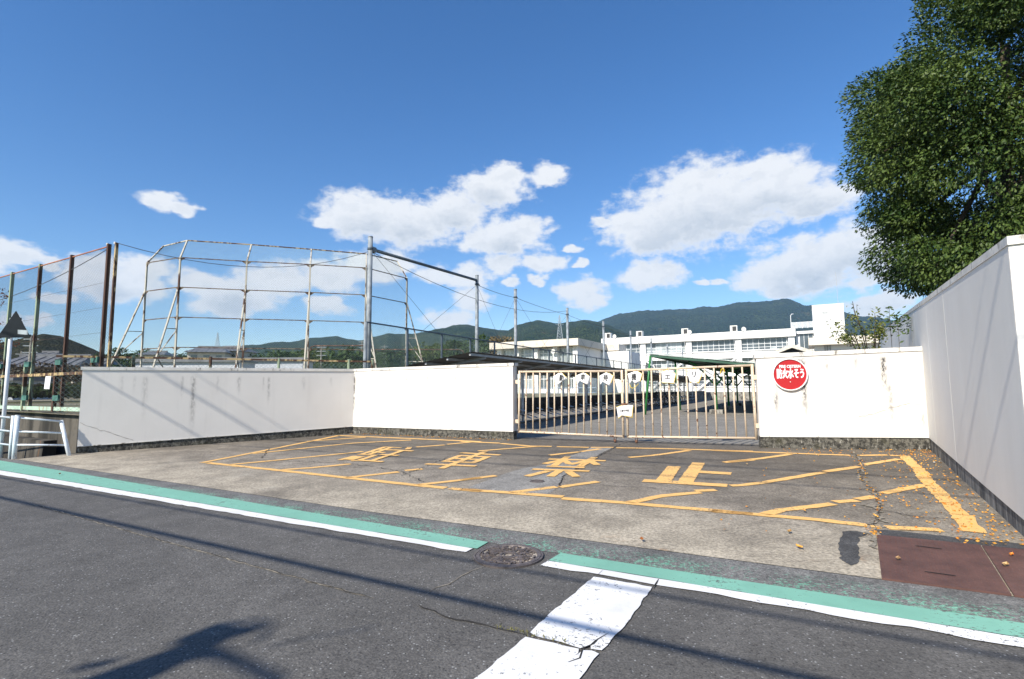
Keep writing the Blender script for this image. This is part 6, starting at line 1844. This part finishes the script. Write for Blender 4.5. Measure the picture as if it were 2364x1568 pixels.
# ------------------------------------------------------------------ guard rail and warning sign, left
M_GR = sm('white_guard_rail', (.70, .75, .78), .45, var=.08, scale=6, dirt=((.3, .2, .14), .12))
def gpt(px, py): p = G(px, py); return Vector((p.x, p.y, gz(p.x, p.y)))
gA = gpt(*R6(125, 1487)); gA2 = gpt(*R6(88, 1482)); gB = gpt(*R6(630, 1455))
gr_ = thing('guard_rail', 'white pipe guard rail with slanted end post left of the forecourt', 'guard rail', tuple(gA))
gdv = V2(gB - gA).normalized()
zA = hgt(*R6(125, 1097), gA); 
build('post', MB().tube(gA - UP * .1, A(V2(gA), zA), .040, 12), M_GR, gr_, True)
build('post_cap', MB().tube(A(V2(gA), zA), A(V2(gA), zA + .012), .041, 12), M_GR, gr_, True)
gtop = AT(*R6(545, 1140), gB.y + .05)
build('slanted_post', MB().tube(gB - UP * .1, gtop, .036, 12), M_GR, gr_, True)
for (l, r_) in (((150, 1113), (545, 1148)), ((150, 1237), (565, 1253)), ((150, 1357), (592, 1360))):
    a = AT(*R6(*l), gA.y); b2 = AT(*R6(*r_), gB.y + .02)
    build('rail', MB().tube(a, b2, .018, 8), M_GR, gr_, True)
g2 = thing('guard_rail', 'white pipe guard rail cut off by the left edge of the picture', 'guard rail', tuple(gA2))
zA2 = hgt(*R6(92, 1097), gA2)
build('post', MB().tube(gA2 - UP * .1, A(V2(gA2), zA2), .030, 12), M_GR, g2, True)
for (l, r_) in (((0, 1105), (88, 1113)), ((0, 1225), (82, 1235)), ((0, 1347), (80, 1357))):
    b2 = AT(*R6(*r_), gA2.y); a = AT(*R6(*l), gA2.y + .12); d = (a - b2).normalized()
    build('rail', MB().tube(b2, b2 + d * 4.0, .018, 8), M_GR, g2, True)
e_ = gA2 + (AT(*R6(0, 1347), gA2.y + .12) - AT(*R6(80, 1357), gA2.y)).normalized() * 2.0
build('post', MB().tube(Vector((e_.x, e_.y, -.3)), Vector((e_.x, e_.y, zA2)), .036, 12), M_GR, g2, True)
# triangular sign seen from behind
sB = gpt(1.0, 1057); sY = sB.y
ws = thing('warning_sign', 'back of a dark triangular road sign on a white post', 'sign', tuple(sB))
zS = hgt(*R6(130, 232), sB)
build('post', MB().tube(sB - UP * .1, A(V2(sB), zS), .034, 12), sm('white_sign_post', (.72, .74, .76), .4, var=.06), ws, True)
apex = AT(*R6(145, 155), sY - .055); rb = AT(*R6(278, 402), sY - .055); lb_ = AT(*R6(0, 392), sY)
lb_ = Vector((apex.x * 2 - rb.x, sY - .055, rb.z)); sdv = Vector((1, .25, 0)).normalized()
cen = (apex + rb + lb_) / 3
tri = []
V3 = [apex, rb, lb_]
for i in range(3):
    p = V3[i]; a = (V3[i - 1] - p).normalized(); b2 = (V3[(i + 1) % 3] - p).normalized(); r_ = .03
    for k in range(5):
        u = k / 4; tri.append(p + a * (r_ * (1 - u) ** 2) + b2 * (r_ * u * u) + (a + b2) * (.004))
build('panel', MB().slab(tri, .004, Vector((0, 1, 0))), sm('sign_back_grey', (.016, .021, .025), .6, .0, var=.12, spec=.08), ws)
for z in (rb.z + .045, cen.z + .20):
    w = (rb.x - lb_.x) * (.92 if z < cen.z else .3)
    build('stiffener', MB().box((cen.x, sY - .040, z), (w, .02, .045)), bpy.data.materials['sign_back_grey'], ws)
    build('clamp', MB().tube(A(V2(sB), z - .02), A(V2(sB), z + .02), .038, 12), M_GALV, ws)
stk = [AT(*R6(*q), sY - .062) for q in ((158, 330), (247, 335), (245, 375), (158, 368))]
build('sticker', MB().slab(stk, .002, Vector((0, -1, 0))), sm('sticker_paper', (.35, .40, .42), .5), ws)

# ------------------------------------------------------------------ fallen leaves
M_LEAFO = leafmat('fallen_leaf', (.55, .20, .03), (.78, .42, .08), .3, .6, 12)
pts = []; dirs = []
def scat(n, fn, size_list):
    for i in range(n):
        q = fn(); pts.append((q.x, q.y, gz(q.x, q.y, .016) + random.random() * .008)); a = random.uniform(0, 6.28); dirs.append((cos(a), sin(a), random.gauss(0, .12)))
def near_right():
    s = random.uniform(0.2, scor); o = abs(random.gauss(0, .42)) + .02
    return V2(N1) + dr * s + nfr * o
def near_gatewall():
    u = random.random(); return V2(Q0).lerp(V2(Q1), u ** .6) + nq * (abs(random.gauss(0, .55)) + .03)
def near_mid():
    u = random.random(); return V2(L1).lerp(V2(M1), u) + Vector((dm.y, -dm.x, 0)) * (abs(random.gauss(0, .12)) + .02)
def lot_any():
    return V2(G(*RC(random.uniform(0, 1700), random.uniform(260, 900))))
def plate_edge():
    return V2(G(*RC(random.uniform(1850, 2364), random.gauss(930, 40))))
def crackl():
    P_ = [(1060, 250), (1150, 360), (1140, 480), (1250, 580), (1280, 690), (1210, 840), (1240, 900)]; i = random.randrange(len(P_) - 1); u = random.random()
    return V2(G(*RC(P_[i][0] + (P_[i + 1][0] - P_[i][0]) * u + random.gauss(0, 22), P_[i][1] + (P_[i + 1][1] - P_[i][1]) * u + random.gauss(0, 10))))
scat(620, near_right, 0); scat(170, near_gatewall, 0); scat(240, near_mid, 0); scat(60, lot_any, 0); scat(70, plate_edge, 0); scat(120, crackl, 0)
o = leafmesh('leaf_litter', pts, dirs, .026, M_LEAFO, None, .62, .05, fold=.1); tag(o, 'orange leaf litter scattered along the foot of the walls', 'leaves', kind='stuff')
big = [(RS(1805, 195), .045, 'single curled brown leaf on the forecourt edge above the stop line', (.35, .12, .03)), (RC(592, 880), .05, 'lone tan leaf on the forecourt near the yellow line', (.45, .27, .10)), (RC(2228, 1137), .055, 'tan leaf lying on the rusty steel plate', (.50, .33, .15)), (RC(708, 720), .045, 'tan leaf touching the hatched yellow line', (.55, .3, .1)), (RC(668, 998), .05, 'flat orange leaf on the pale edge of the forecourt', (.7, .34, .06)), (RF(358, 345), .05, 'brown leaf lying on the green strip at left', (.22, .09, .03)), (RC(1415, 1090), .045, 'small tan leaf at the left side of the steel plate', (.42, .26, .13)), (RC(272, 360), .04, 'pale leaf below the hatching in front of the right wall', (.6, .4, .2)), (RC(1688, 350), .04, 'white scrap beside the right wall', (.75, .74, .7)), (RC(2272, 1060), .04, 'bright orange leaf on the far steel plate', (.75, .25, .04))]
for i, (p, sz, lab, colr) in enumerate(big):
    q = G(*p); z = gz(q.x, q.y, .022); a = random.uniform(0, 6.28); d = Vector((cos(a), sin(a), 0)); s_ = Vector((-d.y, d.x, 0)); c = Vector((q.x, q.y, z))
    prof = [(-1, 0), (-.5, .45), (0, .6), (.5, .42), (1, 0)]
    mb = MB(); vs = []
    for (u, w) in prof:
        for k in (-1, 0, 1): vs.append(c + d * (u * sz / 2 * 1.2) + s_ * (w * k * sz / 2 * 1.2) + UP * (.012 * abs(k) + .008 * u * u))
    mb.add(vs, [(3 * j + k, 3 * j + k + 1, 3 * j + k + 4, 3 * j + k + 3) for j in range(4) for k in range(2)])
    o = build('fallen_leaf', mb, sm('leaf_%d' % i, colr, .7, var=.3, scale=40)); tag(o, lab, 'leaf')

# ------------------------------------------------------------------ street poles and wires behind the camera; their shadows cross the road
cot = 1 / tan(SUN_EL); SH = Vector((sin(SUN_AZ), cos(SUN_AZ), 0))
top_sh = G(575, 1448); HP = 6.0
pb = V2(top_sh) - SH * (cot * (HP - gz(top_sh.x, top_sh.y)))
sp_ = thing('street_pole', 'short street pole behind the camera whose shadow falls on the road', 'pole', (pb.x, pb.y, gz(pb.x, pb.y)))
build('shaft', MB().path([A(pb, gz(pb.x, pb.y) - .3), A(pb, HP - .95), A(pb, HP - .85), A(pb, HP - .12)], [.20, .17, .10, .07], 12), M_CONC, sp_, True)
pr = SH.cross(UP)
gz0 = gz(pb.x, pb.y)
def SHP(x, y, o=0.0):            # the point of the pole-top fittings whose shadow falls at this spot of the road
    S_ = G(*RF(x, y)); h = (V2(S_) - pb).dot(SH) / cot
    q = V2(S_) - SH * (cot * h)
    return Vector((q.x, q.y, h + gz(S_.x, S_.y) ))
build('hook_arm', MB().path([SHP(*q) for q in ((1400, 1290), (1375, 1240), (1450, 1212), (1560, 1215), (1612, 1242), (1600, 1300), (1540, 1350))], .013, 6), M_GALV, sp_)
build('lamp_head', MB().path([SHP(*q) for q in ((1180, 1330), (1260, 1290), (1400, 1285), (1530, 1268))], [.10, .11, .06, .04], 10), M_GALV, sp_)
build('cross_arm', MB().path([SHP(*q) for q in ((1080, 1445), (1240, 1405), (1340, 1425), (1480, 1480), (1680, 1580))], [.05, .06, .035, .03, .03], 8), M_GALV, sp_)
build('junction_box', MB().path([SHP(*q) for q in ((800, 1545), (930, 1505), (1040, 1490))], [.10, .11, .05], 8), M_GALV, sp_)
build('stay_bracket', MB().path([SHP(*q) for q in ((440, 1502), (560, 1485), (680, 1462))], [.02, .03, .03], 6), M_GALV, sp_)
build('service_wire', MB().path([SHP(1600, 1375), SHP(1900, 1310), SHP(2250, 1255)], .008, 5), M_CABLE, sp_)
pr = SH.cross(UP)
latP = -2.4
Ln = SH.dot(nR)
def wire_h(pt): return pt.z + (lat(pt) - latP) / (cot * Ln)
sL = 30.0
def wire_from(pt, r_, label, dz=0.0):
    h = wire_h(pt) + dz; a = nR * latP + rdir * sL; b2 = nR * latP - rdir * sL
    # the cable climbs with the ground so that its shadow keeps to one line
    sl_ = 0.0
    o = build('overhead_wire', MB().path(sag(A(a, h), A(b2, h), .0), r_, 6), M_CABLE, None, True); tag(o, label, 'wire'); return h
hs_ = []
hs_.append(wire_from(G(1182, 1412), .024, 'thick low telephone cable above the road, out of the picture'))
hs_.append(wire_from(G(1182, 1313), .014, 'second telephone cable above the road, out of the picture'))
pL = lambda px, py: PL(px, py, V2(L0) + Vector((dl.y, -dl.x, 0)) * .012, Vector((dl.y, -dl.x, 0)))
pR = lambda px, py: PL(px, py, V2(N1) + nfr * .012, nfr)
for q, r_, lb in ((pL(340, 940), .016, 'lowest power line above the road, out of the picture'), (pL(500, 940), .009, 'middle power line above the road, out of the picture'), (pL(590, 950), .009, 'upper power line above the road, out of the picture'), (pR(2285, 760), .014, 'power line over the right wall, out of the picture')):
    hs_.append(wire_from(q, r_, lb))
hm = max(hs_) + .6
print('wire heights', hs_, pb)
for s in (sL, -sL):
    p = nR * latP + rdir * s
    t = thing('utility_pole', 'tall concrete utility pole beyond the ' + ('left' if s > 0 else 'right') + ' edge of the picture', 'utility pole', (p.x, p.y, gz(p.x, p.y)), 'roadside utility poles')
    build('shaft', MB().tube(A(p, gz(p.x, p.y) - .5), A(p, hm), .17, 14, .1), M_CONC, t, True)
    for h in hs_[2:]: build('cross_arm', MB().box(A(p, h - .06), (.09, 1.3, .09), (rdir, nR, UP)), M_GALV, t)

# ------------------------------------------------------------------ air
def haze():
    mb = MB(); x0, x1, y0, y1, z0, z1_ = -4800, 4800, -300, 5000, -3.5, 720
    mb.hexa([(x0, y0, z0), (x1, y0, z0), (x1, y1, z0), (x0, y1, z0)], [(x0, y0, z1_), (x1, y0, z1_), (x1, y1, z1_), (x0, y1, z1_)])
    m = bpy.data.materials.new('haze_air'); m.use_nodes = True; nt = m.node_tree
    nt.nodes.remove(nt.nodes['Principled BSDF'])
    v = nt.nodes.new('ShaderNodeVolumePrincipled'); v.inputs['Color'].default_value = (.44, .70, 1.0, 1); v.inputs['Density'].default_value = HAZE; v.inputs['Anisotropy'].default_value = 0.0
    nt.links.new(v.outputs[0], nt.nodes['Material Output'].inputs['Volume'])
    o = build('haze', mb, m); tag(o, 'thin blue air between the camera and the mountains', 'haze', kind='stuff')
HAZE = 9e-5
if HAZE: haze()
for o in bpy.data.objects:
    if '_w' in o: del o['_w']
